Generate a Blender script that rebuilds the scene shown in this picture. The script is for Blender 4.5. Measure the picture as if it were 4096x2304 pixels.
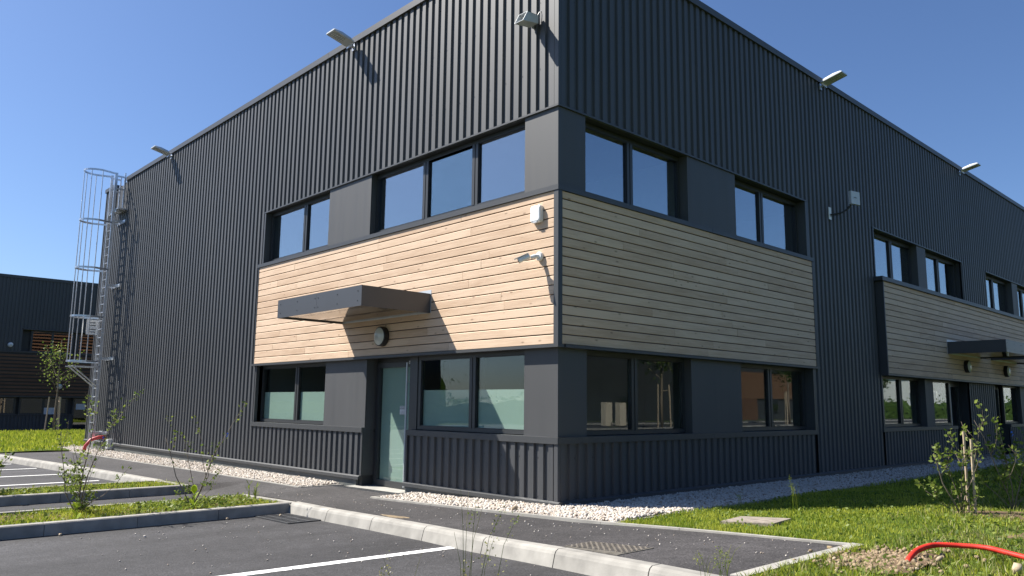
import bpy, bmesh, math, random
import numpy as np
from mathutils import Vector, Matrix

random.seed(7)
rng = np.random.default_rng(11)
for o in list(bpy.data.objects):
    bpy.data.objects.remove(o)
S = bpy.context.scene
COL = S.collection
R = math.radians

# ------------------------------------------------------------------ camera
cam = bpy.data.cameras.new('camera')
camo = bpy.data.objects.new('camera', cam)
COL.objects.link(camo)
S.camera = camo
CAMLOC = Vector((6.995, -7.408, 0.194))
YAW, PIT, ROL = R(136.768), R(8.5256), R(0.6258)
fw = Vector((math.cos(YAW) * math.cos(PIT), math.sin(YAW) * math.cos(PIT), math.sin(PIT)))
rt0 = Vector((math.sin(YAW), -math.cos(YAW), 0))
up0 = rt0.cross(fw)
rt = rt0 * math.cos(ROL) + up0 * math.sin(ROL)
up = -rt0 * math.sin(ROL) + up0 * math.cos(ROL)
camo.matrix_world = Matrix(((rt.x, up.x, -fw.x, CAMLOC.x), (rt.y, up.y, -fw.y, CAMLOC.y),
                            (rt.z, up.z, -fw.z, CAMLOC.z), (0, 0, 0, 1)))
cam.sensor_width = 36
cam.lens = 36 * 3117.8 / 4096
cam.clip_start = 0.05
cam.clip_end = 3000

# ------------------------------------------------------------------ light
LD = Vector((1.495, 1.0, -2.04)).normalized()      # direction the sunlight travels
W = bpy.data.worlds.new('World')
S.world = W
W.use_nodes = True
wn = W.node_tree
bg = wn.nodes['Background']
sky = wn.nodes.new('ShaderNodeTexSky')
sky.sky_type = 'NISHITA'
sky.sun_disc = False
sky.sun_elevation = math.asin(-LD.z)
sky.sun_rotation = math.atan2(-LD.x, -LD.y)
sky.altitude = 300
sky.air_density = 1.0
sky.dust_density = 1.2
sky.ozone_density = 3.0
tint = wn.nodes.new('ShaderNodeVectorMath')      # camera white balance: a little cooler than the physical sky
tint.operation = 'MULTIPLY'
tint.inputs[1].default_value = (0.82, 0.96, 1.18)
wn.links.new(sky.outputs[0], tint.inputs[0])
wn.links.new(tint.outputs[0], bg.inputs[0])
bg.inputs[1].default_value = 0.057
sl = bpy.data.lights.new('sun', 'SUN')
sl.energy = 5.0
sl.angle = R(0.5)
sl.color = (1.0, 0.95, 0.87)
so = bpy.data.objects.new('sun', sl)
COL.objects.link(so)
so.rotation_euler = LD.to_track_quat('-Z', 'Y').to_euler()
so.location = (-20, -15, 30)
S.render.engine = 'CYCLES'
S.cycles.max_bounces = 6
S.cycles.transparent_max_bounces = 12
S.view_settings.view_transform = 'Standard'
S.view_settings.look = 'None'
S.view_settings.exposure = 1.1
S.view_settings.gamma = 1.0
S.view_settings.use_curve_mapping = False

# ------------------------------------------------------------------ helpers
def mat(name, col, rough=0.6, metal=0.0, spec=0.5, noise=None, bump=None, var=0.0):
    """plain principled material; noise=(scale, amount) varies value, bump=(scale, strength, distance)"""
    m = bpy.data.materials.new(name)
    m.use_nodes = True
    nt = m.node_tree
    p = nt.nodes['Principled BSDF']
    p.inputs['Base Color'].default_value = (*col, 1)
    p.inputs['Roughness'].default_value = rough
    p.inputs['Metallic'].default_value = metal
    p.inputs['Specular IOR Level'].default_value = spec
    geo = nt.nodes.new('ShaderNodeNewGeometry')
    src = None
    if noise:
        n = nt.nodes.new('ShaderNodeTexNoise')
        n.inputs['Scale'].default_value = noise[0]
        n.inputs['Detail'].default_value = 6
        nt.links.new(geo.outputs['Position'], n.inputs['Vector'])
        mr = nt.nodes.new('ShaderNodeMapRange')
        mr.inputs[1].default_value = 0.3
        mr.inputs[2].default_value = 0.7
        mr.inputs[3].default_value = 1 - noise[1]
        mr.inputs[4].default_value = 1 + noise[1]
        nt.links.new(n.outputs[0], mr.inputs[0])
        src = mr.outputs[0]
    if var:
        oi = nt.nodes.new('ShaderNodeObjectInfo')
        m2 = nt.nodes.new('ShaderNodeMapRange')
        m2.inputs[3].default_value = 1 - var
        m2.inputs[4].default_value = 1 + var
        nt.links.new(oi.outputs['Random'], m2.inputs[0])
        if src:
            mu = nt.nodes.new('ShaderNodeMath')
            mu.operation = 'MULTIPLY'
            nt.links.new(src, mu.inputs[0])
            nt.links.new(m2.outputs[0], mu.inputs[1])
            src = mu.outputs[0]
        else:
            src = m2.outputs[0]
    if src:
        vm = nt.nodes.new('ShaderNodeVectorMath')
        vm.operation = 'SCALE'
        vm.inputs[0].default_value = col
        nt.links.new(src, vm.inputs['Scale'])
        nt.links.new(vm.outputs[0], p.inputs['Base Color'])
    if bump:
        n = nt.nodes.new('ShaderNodeTexNoise')
        n.inputs['Scale'].default_value = bump[0]
        n.inputs['Detail'].default_value = 5
        nt.links.new(geo.outputs['Position'], n.inputs['Vector'])
        b = nt.nodes.new('ShaderNodeBump')
        b.inputs['Strength'].default_value = bump[1]
        b.inputs['Distance'].default_value = bump[2]
        nt.links.new(n.outputs[0], b.inputs['Height'])
        nt.links.new(b.outputs[0], p.inputs['Normal'])
    return m

def N(nt, t, **kw):
    n = nt.nodes.new('ShaderNode' + t)
    for k, v in kw.items():
        setattr(n, k, v)
    return n

def streak_mat(name, col, rough, spec, amt):
    m = mat(name, col, rough, 0.0, spec, noise=(0.5, 0.07), var=0.045)
    nt = m.node_tree
    p = nt.nodes['Principled BSDF']
    old = p.inputs['Base Color'].links[0].from_socket
    geo = N(nt, 'NewGeometry')
    mp = N(nt, 'Mapping')
    mp.inputs['Scale'].default_value = (7, 7, 0.22)
    nt.links.new(geo.outputs['Position'], mp.inputs[0])
    n = N(nt, 'TexNoise')
    n.inputs['Scale'].default_value = 1.6
    n.inputs['Detail'].default_value = 6
    nt.links.new(mp.outputs[0], n.inputs['Vector'])
    mr = N(nt, 'MapRange')
    mr.inputs[1].default_value = 0.35
    mr.inputs[2].default_value = 0.75
    mr.inputs[3].default_value = 1 - amt * 0.5
    mr.inputs[4].default_value = 1 + amt
    nt.links.new(n.outputs[0], mr.inputs[0])
    vm = N(nt, 'VectorMath', operation='SCALE')
    nt.links.new(old, vm.inputs[0])
    nt.links.new(mr.outputs[0], vm.inputs['Scale'])
    nt.links.new(vm.outputs[0], p.inputs['Base Color'])
    r2 = N(nt, 'MapRange')
    r2.inputs[3].default_value = rough - 0.07
    r2.inputs[4].default_value = rough + 0.10
    nt.links.new(n.outputs[0], r2.inputs[0])
    nt.links.new(r2.outputs[0], p.inputs['Roughness'])
    return m

def pebble_mat(name, c1, c2, c3):
    m = mat(name, c1, 0.9, noise=(45, 0.2))
    nt = m.node_tree
    p = nt.nodes['Principled BSDF']
    sc = p.inputs['Base Color'].links[0].from_node
    geo = N(nt, 'NewGeometry')
    cr = N(nt, 'ValToRGB')
    e = cr.color_ramp.elements
    e[0].position = 0.0; e[0].color = (*c3, 1)
    e[1].position = 1.0; e[1].color = (*c1, 1)
    k = e.new(0.10); k.color = (*c2, 1)
    k = e.new(0.35); k.color = (*c1, 1)
    nt.links.new(geo.outputs['Random Per Island'], cr.inputs[0])
    nt.links.new(cr.outputs[0], sc.inputs[0])
    return m

def wood_mat(name, base, dark, knots=True):
    m = bpy.data.materials.new(name)
    m.use_nodes = True
    nt = m.node_tree
    L = nt.links.new
    p = nt.nodes['Principled BSDF']
    p.inputs['Roughness'].default_value = 0.62
    p.inputs['Specular IOR Level'].default_value = 0.35
    geo = N(nt, 'NewGeometry')
    sp = N(nt, 'SeparateXYZ')
    L(geo.outputs['Position'], sp.inputs[0])
    ad = N(nt, 'Math', operation='SUBTRACT')
    L(sp.outputs[0], ad.inputs[0])
    L(sp.outputs[1], ad.inputs[1])
    oi = N(nt, 'ObjectInfo')
    of = N(nt, 'Math', operation='MULTIPLY')
    of.inputs[1].default_value = 90
    L(oi.outputs['Random'], of.inputs[0])
    a2 = N(nt, 'Math', operation='ADD')
    L(ad.outputs[0], a2.inputs[0])
    L(of.outputs[0], a2.inputs[1])
    cb = N(nt, 'CombineXYZ')
    L(a2.outputs[0], cb.inputs[0])
    L(sp.outputs[2], cb.inputs[2])
    L(of.outputs[0], cb.inputs[1])
    def nz(sc, scale, det=5, dist=0.0):
        mp = N(nt, 'Mapping')
        mp.inputs['Scale'].default_value = sc
        L(cb.outputs[0], mp.inputs[0])
        n = N(nt, 'TexNoise')
        n.inputs['Scale'].default_value = scale
        n.inputs['Detail'].default_value = det
        n.inputs['Distortion'].default_value = dist
        L(mp.outputs[0], n.inputs['Vector'])
        return n.outputs[0]
    grain = nz((1.2, 1, 45), 2.2, 6, 0.8)
    patch = nz((0.9, 1, 5), 1.6, 3)
    ring = nz((2.5, 1, 110), 1.5, 3, 1.5)
    s = N(nt, 'Math', operation='ADD')
    L(grain, s.inputs[0])
    L(patch, s.inputs[1])
    s2 = N(nt, 'Math', operation='MULTIPLY_ADD')
    L(ring, s2.inputs[0])
    s2.inputs[1].default_value = 0.5
    L(s.outputs[0], s2.inputs[2])
    s3 = N(nt, 'Math', operation='MULTIPLY_ADD')
    L(oi.outputs['Random'], s3.inputs[0])
    s3.inputs[1].default_value = 0.45
    L(s2.outputs[0], s3.inputs[2])
    mr = N(nt, 'MapRange')
    mr.inputs[1].default_value = 1.08
    mr.inputs[2].default_value = 1.72
    L(s3.outputs[0], mr.inputs[0])
    mx = N(nt, 'Mix', data_type='RGBA')
    mx.inputs[6].default_value = (*dark, 1)
    mx.inputs[7].default_value = (*base, 1)
    L(mr.outputs[0], mx.inputs[0])
    out = mx.outputs[2]
    bumpsrc = grain
    if knots:
        mp = N(nt, 'Mapping')
        mp.inputs['Scale'].default_value = (3.2, 1, 8.5)
        L(cb.outputs[0], mp.inputs[0])
        vo = N(nt, 'TexVoronoi')
        vo.inputs['Scale'].default_value = 1.0
        vo.inputs['Randomness'].default_value = 1.0
        L(mp.outputs[0], vo.inputs['Vector'])
        kr = N(nt, 'MapRange')
        kr.inputs[1].default_value = 0.03
        kr.inputs[2].default_value = 0.14
        kr.inputs[3].default_value = 0.7
        kr.inputs[4].default_value = 0.0
        L(vo.outputs['Distance'], kr.inputs[0])
        m2 = N(nt, 'Mix', data_type='RGBA')
        L(kr.outputs[0], m2.inputs[0])
        L(out, m2.inputs[6])
        m2.inputs[7].default_value = (dark[0] * 0.3, dark[1] * 0.24, dark[2] * 0.2, 1)
        out = m2.outputs[2]
    L(out, p.inputs['Base Color'])
    b = N(nt, 'Bump')
    b.inputs['Strength'].default_value = 0.35
    b.inputs['Distance'].default_value = 0.004
    L(bumpsrc, b.inputs['Height'])
    L(b.outputs[0], p.inputs['Normal'])
    return m

def glass_mat(name, tint, f0=0.09, boost=1.0, wav=0.02):
    m = bpy.data.materials.new(name)
    m.use_nodes = True
    nt = m.node_tree
    L = nt.links.new
    nt.nodes.remove(nt.nodes['Principled BSDF'])
    out = nt.nodes['Material Output']
    tr = N(nt, 'BsdfTransparent')
    tr.inputs[0].default_value = (*tint, 1)
    gl = N(nt, 'BsdfGlossy')
    gl.inputs['Roughness'].default_value = 0.0
    gl.inputs['Color'].default_value = (0.93, 0.97, 1.0, 1)
    lw = N(nt, 'LayerWeight')
    lw.inputs[0].default_value = 0.5
    pw = N(nt, 'Math', operation='POWER')
    pw.inputs[1].default_value = 4.0
    L(lw.outputs['Facing'], pw.inputs[0])
    ma = N(nt, 'Math', operation='MULTIPLY_ADD')
    ma.inputs[1].default_value = (1 - f0) * boost
    ma.inputs[2].default_value = f0
    ma.use_clamp = True
    L(pw.outputs[0], ma.inputs[0])
    mx = N(nt, 'MixShader')
    L(ma.outputs[0], mx.inputs[0])
    L(tr.outputs[0], mx.inputs[1])
    L(gl.outputs[0], mx.inputs[2])
    geo = N(nt, 'NewGeometry')
    n = N(nt, 'TexNoise')
    n.inputs['Scale'].default_value = 0.8
    n.inputs['Detail'].default_value = 1
    L(geo.outputs['Position'], n.inputs['Vector'])
    b = N(nt, 'Bump')
    b.inputs['Strength'].default_value = wav
    b.inputs['Distance'].default_value = 0.05
    L(n.outputs[0], b.inputs['Height'])
    L(b.outputs[0], gl.inputs['Normal'])
    L(mx.outputs[0], out.inputs[0])
    return m

def asphalt_mat(name, col, speck=0.5, stripe=False):
    m = bpy.data.materials.new(name)
    m.use_nodes = True
    nt = m.node_tree
    L = nt.links.new
    p = nt.nodes['Principled BSDF']
    p.inputs['Roughness'].default_value = 0.78
    p.inputs['Specular IOR Level'].default_value = 0.4
    geo = N(nt, 'NewGeometry')
    def nz(scale, det, mp=None):
        n = N(nt, 'TexNoise')
        n.inputs['Scale'].default_value = scale
        n.inputs['Detail'].default_value = det
        if mp:
            q = N(nt, 'Mapping')
            q.inputs['Scale'].default_value = mp
            L(geo.outputs['Position'], q.inputs[0])
            L(q.outputs[0], n.inputs['Vector'])
        else:
            L(geo.outputs['Position'], n.inputs['Vector'])
        return n.outputs[0]
    big = nz(0.7, 4, (2.0, 0.35, 1) if stripe else None)
    mid = nz(9, 4)
    fine = nz(70, 3)
    a = N(nt, 'MapRange')
    a.inputs[1].default_value = 0.32
    a.inputs[2].default_value = 0.7
    a.inputs[3].default_value = 0.72
    a.inputs[4].default_value = 1.45
    L(big, a.inputs[0])
    b = N(nt, 'MapRange')
    b.inputs[1].default_value = 0.3
    b.inputs[2].default_value = 0.7
    b.inputs[3].default_value = 0.8
    b.inputs[4].default_value = 1.2
    L(mid, b.inputs[0])
    c = N(nt, 'MapRange')
    c.inputs[1].default_value = 0.35
    c.inputs[2].default_value = 0.68
    c.inputs[3].default_value = 0.45
    c.inputs[4].default_value = 1.7
    L(fine, c.inputs[0])
    m1 = N(nt, 'Math', operation='MULTIPLY')
    L(a.outputs[0], m1.inputs[0])
    L(b.outputs[0], m1.inputs[1])
    m2 = N(nt, 'Math', operation='MULTIPLY')
    L(m1.outputs[0], m2.inputs[0])
    L(c.outputs[0], m2.inputs[1])
    vs = N(nt, 'VectorMath', operation='SCALE')
    vs.inputs[0].default_value = col
    L(m2.outputs[0], vs.inputs['Scale'])
    vo = N(nt, 'TexVoronoi')
    vo.inputs['Scale'].default_value = 55
    L(geo.outputs['Position'], vo.inputs['Vector'])
    th = N(nt, 'Math', operation='LESS_THAN')
    th.inputs[1].default_value = 0.28
    L(vo.outputs['Distance'], th.inputs[0])
    sc = N(nt, 'SeparateColor')
    L(vo.outputs['Color'], sc.inputs[0])
    t2 = N(nt, 'Math', operation='GREATER_THAN')
    t2.inputs[1].default_value = 0.93
    L(sc.outputs[0], t2.inputs[0])
    t3 = N(nt, 'Math', operation='MULTIPLY')
    L(th.outputs[0], t3.inputs[0])
    L(t2.outputs[0], t3.inputs[1])
    t4 = N(nt, 'Math', operation='MULTIPLY')
    t4.inputs[1].default_value = speck
    L(t3.outputs[0], t4.inputs[0])
    mx = N(nt, 'Mix', data_type='RGBA')
    L(t4.outputs[0], mx.inputs[0])
    L(vs.outputs[0], mx.inputs[6])
    mx.inputs[7].default_value = (0.3, 0.28, 0.26, 1)
    L(mx.outputs[2], p.inputs['Base Color'])
    bp = N(nt, 'Bump')
    bp.inputs['Strength'].default_value = 0.9
    bp.inputs['Distance'].default_value = 0.006
    L(fine, bp.inputs['Height'])
    L(bp.outputs[0], p.inputs['Normal'])
    return m

def ground_mat(name, c1, c2, c3, scale=3.0):
    m = bpy.data.materials.new(name)
    m.use_nodes = True
    nt = m.node_tree
    L = nt.links.new
    p = nt.nodes['Principled BSDF']
    p.inputs['Roughness'].default_value = 0.95
    p.inputs['Specular IOR Level'].default_value = 0.1
    geo = N(nt, 'NewGeometry')
    n = N(nt, 'TexNoise')
    n.inputs['Scale'].default_value = scale
    n.inputs['Detail'].default_value = 8
    L(geo.outputs['Position'], n.inputs['Vector'])
    cr = N(nt, 'ValToRGB')
    cr.color_ramp.elements[0].position = 0.35
    cr.color_ramp.elements[0].color = (*c1, 1)
    cr.color_ramp.elements[1].position = 0.68
    cr.color_ramp.elements[1].color = (*c3, 1)
    e = cr.color_ramp.elements.new(0.52)
    e.color = (*c2, 1)
    L(n.outputs[0], cr.inputs[0])
    L(cr.outputs[0], p.inputs['Base Color'])
    n2 = N(nt, 'TexNoise')
    n2.inputs['Scale'].default_value = 60
    n2.inputs['Detail'].default_value = 4
    L(geo.outputs['Position'], n2.inputs['Vector'])
    b = N(nt, 'Bump')
    b.inputs['Strength'].default_value = 0.8
    b.inputs['Distance'].default_value = 0.02
    L(n2.outputs[0], b.inputs['Height'])
    L(b.outputs[0], p.inputs['Normal'])
    return m

def leaf_mat(name, c1, c2, trans=0.35, scale=6.0):
    m = bpy.data.materials.new(name)
    m.use_nodes = True
    nt = m.node_tree
    L = nt.links.new
    p = nt.nodes['Principled BSDF']
    out = nt.nodes['Material Output']
    p.inputs['Roughness'].default_value = 0.55
    p.inputs['Specular IOR Level'].default_value = 0.3
    geo = N(nt, 'NewGeometry')
    n = N(nt, 'TexNoise')
    n.inputs['Scale'].default_value = scale
    n.inputs['Detail'].default_value = 5
    L(geo.outputs['Position'], n.inputs['Vector'])
    ad = N(nt, 'Math', operation='ADD')
    L(n.outputs[0], ad.inputs[0])
    rm = N(nt, 'Math', operation='MULTIPLY_ADD')
    rm.inputs[1].default_value = 0.5
    rm.inputs[2].default_value = -0.25
    L(geo.outputs['Random Per Island'], rm.inputs[0])
    L(rm.outputs[0], ad.inputs[1])
    mr = N(nt, 'MapRange')
    mr.inputs[1].default_value = 0.3
    mr.inputs[2].default_value = 0.7
    L(ad.outputs[0], mr.inputs[0])
    mx = N(nt, 'Mix', data_type='RGBA')
    L(mr.outputs[0], mx.inputs[0])
    mx.inputs[6].default_value = (*c1, 1)
    mx.inputs[7].default_value = (*c2, 1)
    L(mx.outputs[2], p.inputs['Base Color'])
    tl = N(nt, 'BsdfTranslucent')
    L(mx.outputs[2], tl.inputs[0])
    ms = N(nt, 'MixShader')
    ms.inputs[0].default_value = trans
    L(p.outputs[0], ms.inputs[1])
    L(tl.outputs[0], ms.inputs[2])
    L(ms.outputs[0], out.inputs[0])
    return m

class MB:
    def __init__(s):
        s.v = []
        s.f = []
    def add(s, vs, fs):
        o = len(s.v)
        s.v += [tuple(v) for v in vs]
        s.f += [tuple(i + o for i in f) for f in fs]
        return s
    def box(s, x0, x1, y0, y1, z0, z1):
        x0, x1 = sorted((x0, x1)); y0, y1 = sorted((y0, y1)); z0, z1 = sorted((z0, z1))
        return s.add([(x0, y0, z0), (x1, y0, z0), (x1, y1, z0), (x0, y1, z0),
                      (x0, y0, z1), (x1, y0, z1), (x1, y1, z1), (x0, y1, z1)],
                     [(0, 3, 2, 1), (4, 5, 6, 7), (0, 1, 5, 4), (1, 2, 6, 5), (2, 3, 7, 6), (3, 0, 4, 7)])
    def fb(s, F, u0, u1, d0, d1, z0, z1):
        if F == 'L':
            return s.box(-u0, -u1, -d0, -d1, z0, z1)
        if F == 'R':
            return s.box(d0, d1, u0, u1, z0, z1)
        ox, = F[1:]                       # ('X', x): facade facing +X at x
        return s.box(ox + d0, ox + d1, u0, u1, z0, z1)
    def obox(s, c, ax, ay, az, hx, hy, hz):
        c = Vector(c); ax = Vector(ax).normalized(); ay = Vector(ay).normalized(); az = Vector(az).normalized()
        vs = [c + ax * hx * a + ay * hy * b + az * hz * d for d in (-1, 1) for a, b in ((-1, -1), (1, -1), (1, 1), (-1, 1))]
        return s.add(vs, [(0, 3, 2, 1), (4, 5, 6, 7), (0, 1, 5, 4), (1, 2, 6, 5), (2, 3, 7, 6), (3, 0, 4, 7)])
    def prism(s, sec, p0, p1, ux, uz):
        """section points (a,b) placed p + a*ux + b*uz, swept p0 -> p1"""
        p0, p1, ux, uz = Vector(p0), Vector(p1), Vector(ux), Vector(uz)
        n = len(sec)
        vs = [p0 + ux * a + uz * b for a, b in sec] + [p1 + ux * a + uz * b for a, b in sec]
        fs = [(i, (i + 1) % n, n + (i + 1) % n, n + i) for i in range(n)]
        return s.add(vs, fs + [tuple(range(n))[::-1], tuple(range(n, 2 * n))])
    def tube(s, pts, rad, n=6, caps=True):
        pts = [Vector(p) for p in pts]
        if not hasattr(rad, '__len__'):
            rad = [rad] * len(pts)
        o = len(s.v)
        ref = None
        for i, p in enumerate(pts):
            d = (pts[min(i + 1, len(pts) - 1)] - pts[max(i - 1, 0)])
            if d.length < 1e-9:
                d = Vector((0, 0, 1))
            d.normalize()
            if ref is None:
                ref = Vector((0, 0, 1)) if abs(d.z) < 0.9 else Vector((1, 0, 0))
            a = d.cross(ref)
            if a.length < 1e-6:
                a = d.orthogonal()
            a.normalize()
            b = d.cross(a)
            ref = -b if False else ref
            for k in range(n):
                t = 2 * math.pi * k / n
                s.v.append(tuple(p + (a * math.cos(t) + b * math.sin(t)) * rad[i]))
        for i in range(len(pts) - 1):
            for k in range(n):
                s.f.append((o + i * n + k, o + i * n + (k + 1) % n, o + (i + 1) * n + (k + 1) % n, o + (i + 1) * n + k))
        if caps:
            s.f.append(tuple(o + k for k in range(n))[::-1])
            e = o + (len(pts) - 1) * n
            s.f.append(tuple(e + k for k in range(n)))
        return s
    def build(s, name, m, parent=None, smooth=False, **props):
        me = bpy.data.meshes.new(name)
        me.from_pydata(s.v, [], s.f)
        me.materials.append(m)
        if smooth:
            me.shade_smooth()
        o = bpy.data.objects.new(name, me)
        COL.objects.link(o)
        if parent:
            o.parent = parent
        for k, v in props.items():
            o[k] = v
        return o

def npmesh(name, V, F, m, parent=None, **props):
    """V (n,3) array, F (m,k) int array"""
    me = bpy.data.meshes.new(name)
    k = F.shape[1]
    me.vertices.add(len(V))
    me.vertices.foreach_set('co', V.astype(np.float32).ravel())
    me.loops.add(F.size)
    me.loops.foreach_set('vertex_index', F.astype(np.int32).ravel())
    me.polygons.add(len(F))
    me.polygons.foreach_set('loop_start', np.arange(0, F.size, k, dtype=np.int32))
    me.update(calc_edges=True)
    me.validate()
    me.materials.append(m)
    o = bpy.data.objects.new(name, me)
    COL.objects.link(o)
    if parent:
        o.parent = parent
    for a, b in props.items():
        o[a] = b
    return o

def empty(name, loc, label, cat, group=None):
    o = bpy.data.objects.new(name, None)
    o.empty_display_size = 0.2
    COL.objects.link(o)
    o.location = loc
    o['label'] = label
    o['category'] = cat
    if group:
        o['group'] = group
    return o

def keep(child, parent):
    """parent a mesh given in world coordinates under an Empty that is only translated/rotated"""
    child.parent = parent
    child.matrix_parent_inverse = parent_world(parent).inverted()

def parent_world(o):
    m = Matrix.LocRotScale(o.location, o.rotation_euler, o.scale)
    return m

def copy_thing(root, loc, rz, label, group=None):
    r = root.copy()
    COL.objects.link(r)
    r.location = loc
    r.rotation_euler = (0, 0, rz)
    r['label'] = label
    if group:
        r['group'] = group
    for ch in list(root.children):
        c = ch.copy()
        COL.objects.link(c)
        c.parent = r
        for g2 in ch.children:
            d = g2.copy()
            COL.objects.link(d)
            d.parent = c
    return r

GX = [-60, -20, -10, -5, -2.5, 0, 1, 2, 3, 4, 5, 8, 30]
GZ = [-1.45, -1.29, -1.22, -1.205, -1.18, -1.11, -1.08, -1.02, -.965, -.92, -.89, -.85, -.8]
def g(x):
    return float(np.interp(x, GX, GZ))

KX = [-18.6, -14, -11, -7.9, -3.3, -1.25, .2, 1.5, 2.9, 4.15]
KY = [-2.75, -2.42, -2.25, -2.1, -1.83, -1.93, -2.03, -2.2, -2.45, -2.68]
def kerb_y(x):
    return float(np.interp(x, KX, KY))

def sheet(name, x0, x1, ylo, yhi, off, m, step=0.5, ny=4, kind='structure', zf=None, **pr):
    """ground strip following g(x); ylo / yhi are numbers or functions of x"""
    n = max(2, int(round((x1 - x0) / step)) + 1)
    vs, fs = [], []
    for i in range(n):
        x = x0 + (x1 - x0) * i / (n - 1)
        a = ylo(x) if callable(ylo) else ylo
        b = yhi(x) if callable(yhi) else yhi
        for j in range(ny + 1):
            y = a + (b - a) * j / ny
            vs.append((x, y, g(x) + off + (zf(x, y) if zf else 0)))
    for i in range(n - 1):
        for j in range(ny):
            k = i * (ny + 1) + j
            fs.append((k, k + ny + 1, k + ny + 2, k + 1))
    mb = MB()
    mb.add(vs, fs)
    o = mb.build(name, m, smooth=True)
    if kind:
        o['kind'] = kind
    for k, v in pr.items():
        o[k] = v
    return o

# ------------------------------------------------------------------ materials
M = {}
M['clad'] = streak_mat('dark grey profiled steel', (0.045, 0.047, 0.050), 0.52, 0.65, 0.16)
M['panel'] = streak_mat('dark grey flat steel panel', (0.050, 0.051, 0.052), 0.55, 0.65, 0.05)
M['trim'] = mat('dark grey steel trim', (0.05, 0.052, 0.054), 0.45, 0.0, 0.5, noise=(2, 0.06))
M['frame'] = mat('dark grey aluminium frame', (0.036, 0.038, 0.039), 0.4)
M['reveal'] = mat('dark reveal lining', (0.032, 0.034, 0.036), 0.6, noise=(2, 0.05))
M['plinth'] = mat('grey plinth', (0.11, 0.118, 0.113), 0.5, noise=(1.5, 0.12))
M['canopy'] = mat('grey composite fascia', (0.062, 0.064, 0.068), 0.38, spec=0.5, noise=(2, 0.03))
M['soffit'] = mat('glossy brown-grey soffit', (0.16, 0.155, 0.15), 0.06, 0.55, 0.8)
M['galv'] = mat('galvanised steel', (0.62, 0.64, 0.67), 0.32, 0.75, 0.5, noise=(14, 0.12))
M['alu'] = mat('light grey cast aluminium', (0.55, 0.57, 0.58), 0.4, 0.25, noise=(8, 0.06))
M['lens'] = mat('lamp lens', (0.4, 0.42, 0.42), 0.15)
M['white'] = mat('white plastic', (0.78, 0.78, 0.76), 0.35, noise=(9, 0.05))
M['offwhite'] = mat('off white plastic', (0.52, 0.54, 0.56), 0.35, noise=(9, 0.05))
M['black'] = mat('black plastic', (0.015, 0.015, 0.017), 0.4)
M['film'] = mat('frosted window film', (0.37, 0.44, 0.395), 0.7, noise=(1.0, 0.05))
M['room'] = mat('interior plaster', (0.33, 0.34, 0.34), 0.8, noise=(1, 0.1))
M['roomdark'] = mat('interior floor', (0.10, 0.10, 0.10), 0.6, noise=(2, 0.1))
M['kerb'] = mat('precast concrete kerb', (0.275, 0.262, 0.235), 0.85, noise=(5, 0.22), bump=(90, 0.35, 0.004), var=0.05)
M['edging'] = mat('concrete edging', (0.31, 0.295, 0.265), 0.9, noise=(6, 0.15), bump=(80, 0.4, 0.004), var=0.05)
M['slab'] = mat('concrete threshold', (0.34, 0.33, 0.30), 0.85, noise=(4, 0.15), bump=(60, 0.3, 0.004))
M['iron'] = mat('cast iron', (0.06, 0.062, 0.066), 0.55, 0.3, noise=(20, 0.25), bump=(150, 0.4, 0.002))
M['plate'] = mat('weathered chequer plate', (0.17, 0.155, 0.13), 0.5, 0.35, noise=(18, 0.3))
M['line'] = mat('white road paint', (0.82, 0.82, 0.80), 0.7, noise=(35, 0.14), bump=(120, 0.5, 0.003))
M['red'] = mat('red corrugated plastic', (0.52, 0.03, 0.018), 0.55, spec=0.3, noise=(14, 0.25))
M['reddull'] = mat('dull red plastic', (0.45, 0.05, 0.05), 0.5, noise=(10, 0.1))
M['bark'] = mat('grey brown bark', (0.19, 0.15, 0.11), 0.9, noise=(30, 0.3), bump=(120, 0.5, 0.003))
M['stake'] = mat('pale timber stake', (0.38, 0.30, 0.21), 0.85, noise=(25, 0.2))
M['blue'] = mat('blue tape', (0.02, 0.12, 0.6), 0.5)
M['stonebrown'] = mat('brown field stone', (0.42, 0.33, 0.22), 0.9, noise=(20, 0.25), bump=(60, 0.5, 0.005), var=0.2)
M['rubble'] = pebble_mat('brown rubble', (0.25, 0.185, 0.11), (0.17, 0.12, 0.07), (0.36, 0.29, 0.2))
M['stonewhite'] = pebble_mat('white gravel', (0.50, 0.455, 0.40), (0.36, 0.29, 0.22), (0.22, 0.17, 0.13))
M['gravelbed'] = mat('gravel bed', (0.40, 0.37, 0.33), 0.95, noise=(50, 0.5), bump=(50, 1.0, 0.02))
M['asphalt'] = asphalt_mat('car park asphalt', (0.033, 0.032, 0.034), 0.12, True)
M['path'] = asphalt_mat('footpath asphalt', (0.040, 0.037, 0.0375), 0.5)
M['soil'] = ground_mat('soil', (0.10, 0.07, 0.045), (0.16, 0.11, 0.07), (0.24, 0.18, 0.11), 5)
M['lawn'] = ground_mat('lawn ground', (0.045, 0.07, 0.012), (0.075, 0.11, 0.018), (0.11, 0.13, 0.03), 2.5)
M['terrain'] = ground_mat('meadow', (0.05, 0.08, 0.02), (0.08, 0.11, 0.03), (0.13, 0.13, 0.05), 0.3)
M['grass'] = leaf_mat('grass blades', (0.15, 0.225, 0.014), (0.42, 0.44, 0.055), 0.42, 1.6)
M['grassdry'] = leaf_mat('dry grass blades', (0.14, 0.19, 0.03), (0.36, 0.32, 0.14), 0.35, 3)
M['leaf'] = leaf_mat('shrub leaves', (0.085, 0.14, 0.02), (0.24, 0.29, 0.06), 0.45, 9)
M['leafdark'] = leaf_mat('tree leaves', (0.03, 0.07, 0.012), (0.09, 0.15, 0.03), 0.35, 3)
M['leafbright'] = leaf_mat('young weed leaves', (0.22, 0.32, 0.02), (0.36, 0.45, 0.04), 0.5, 9)
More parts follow.
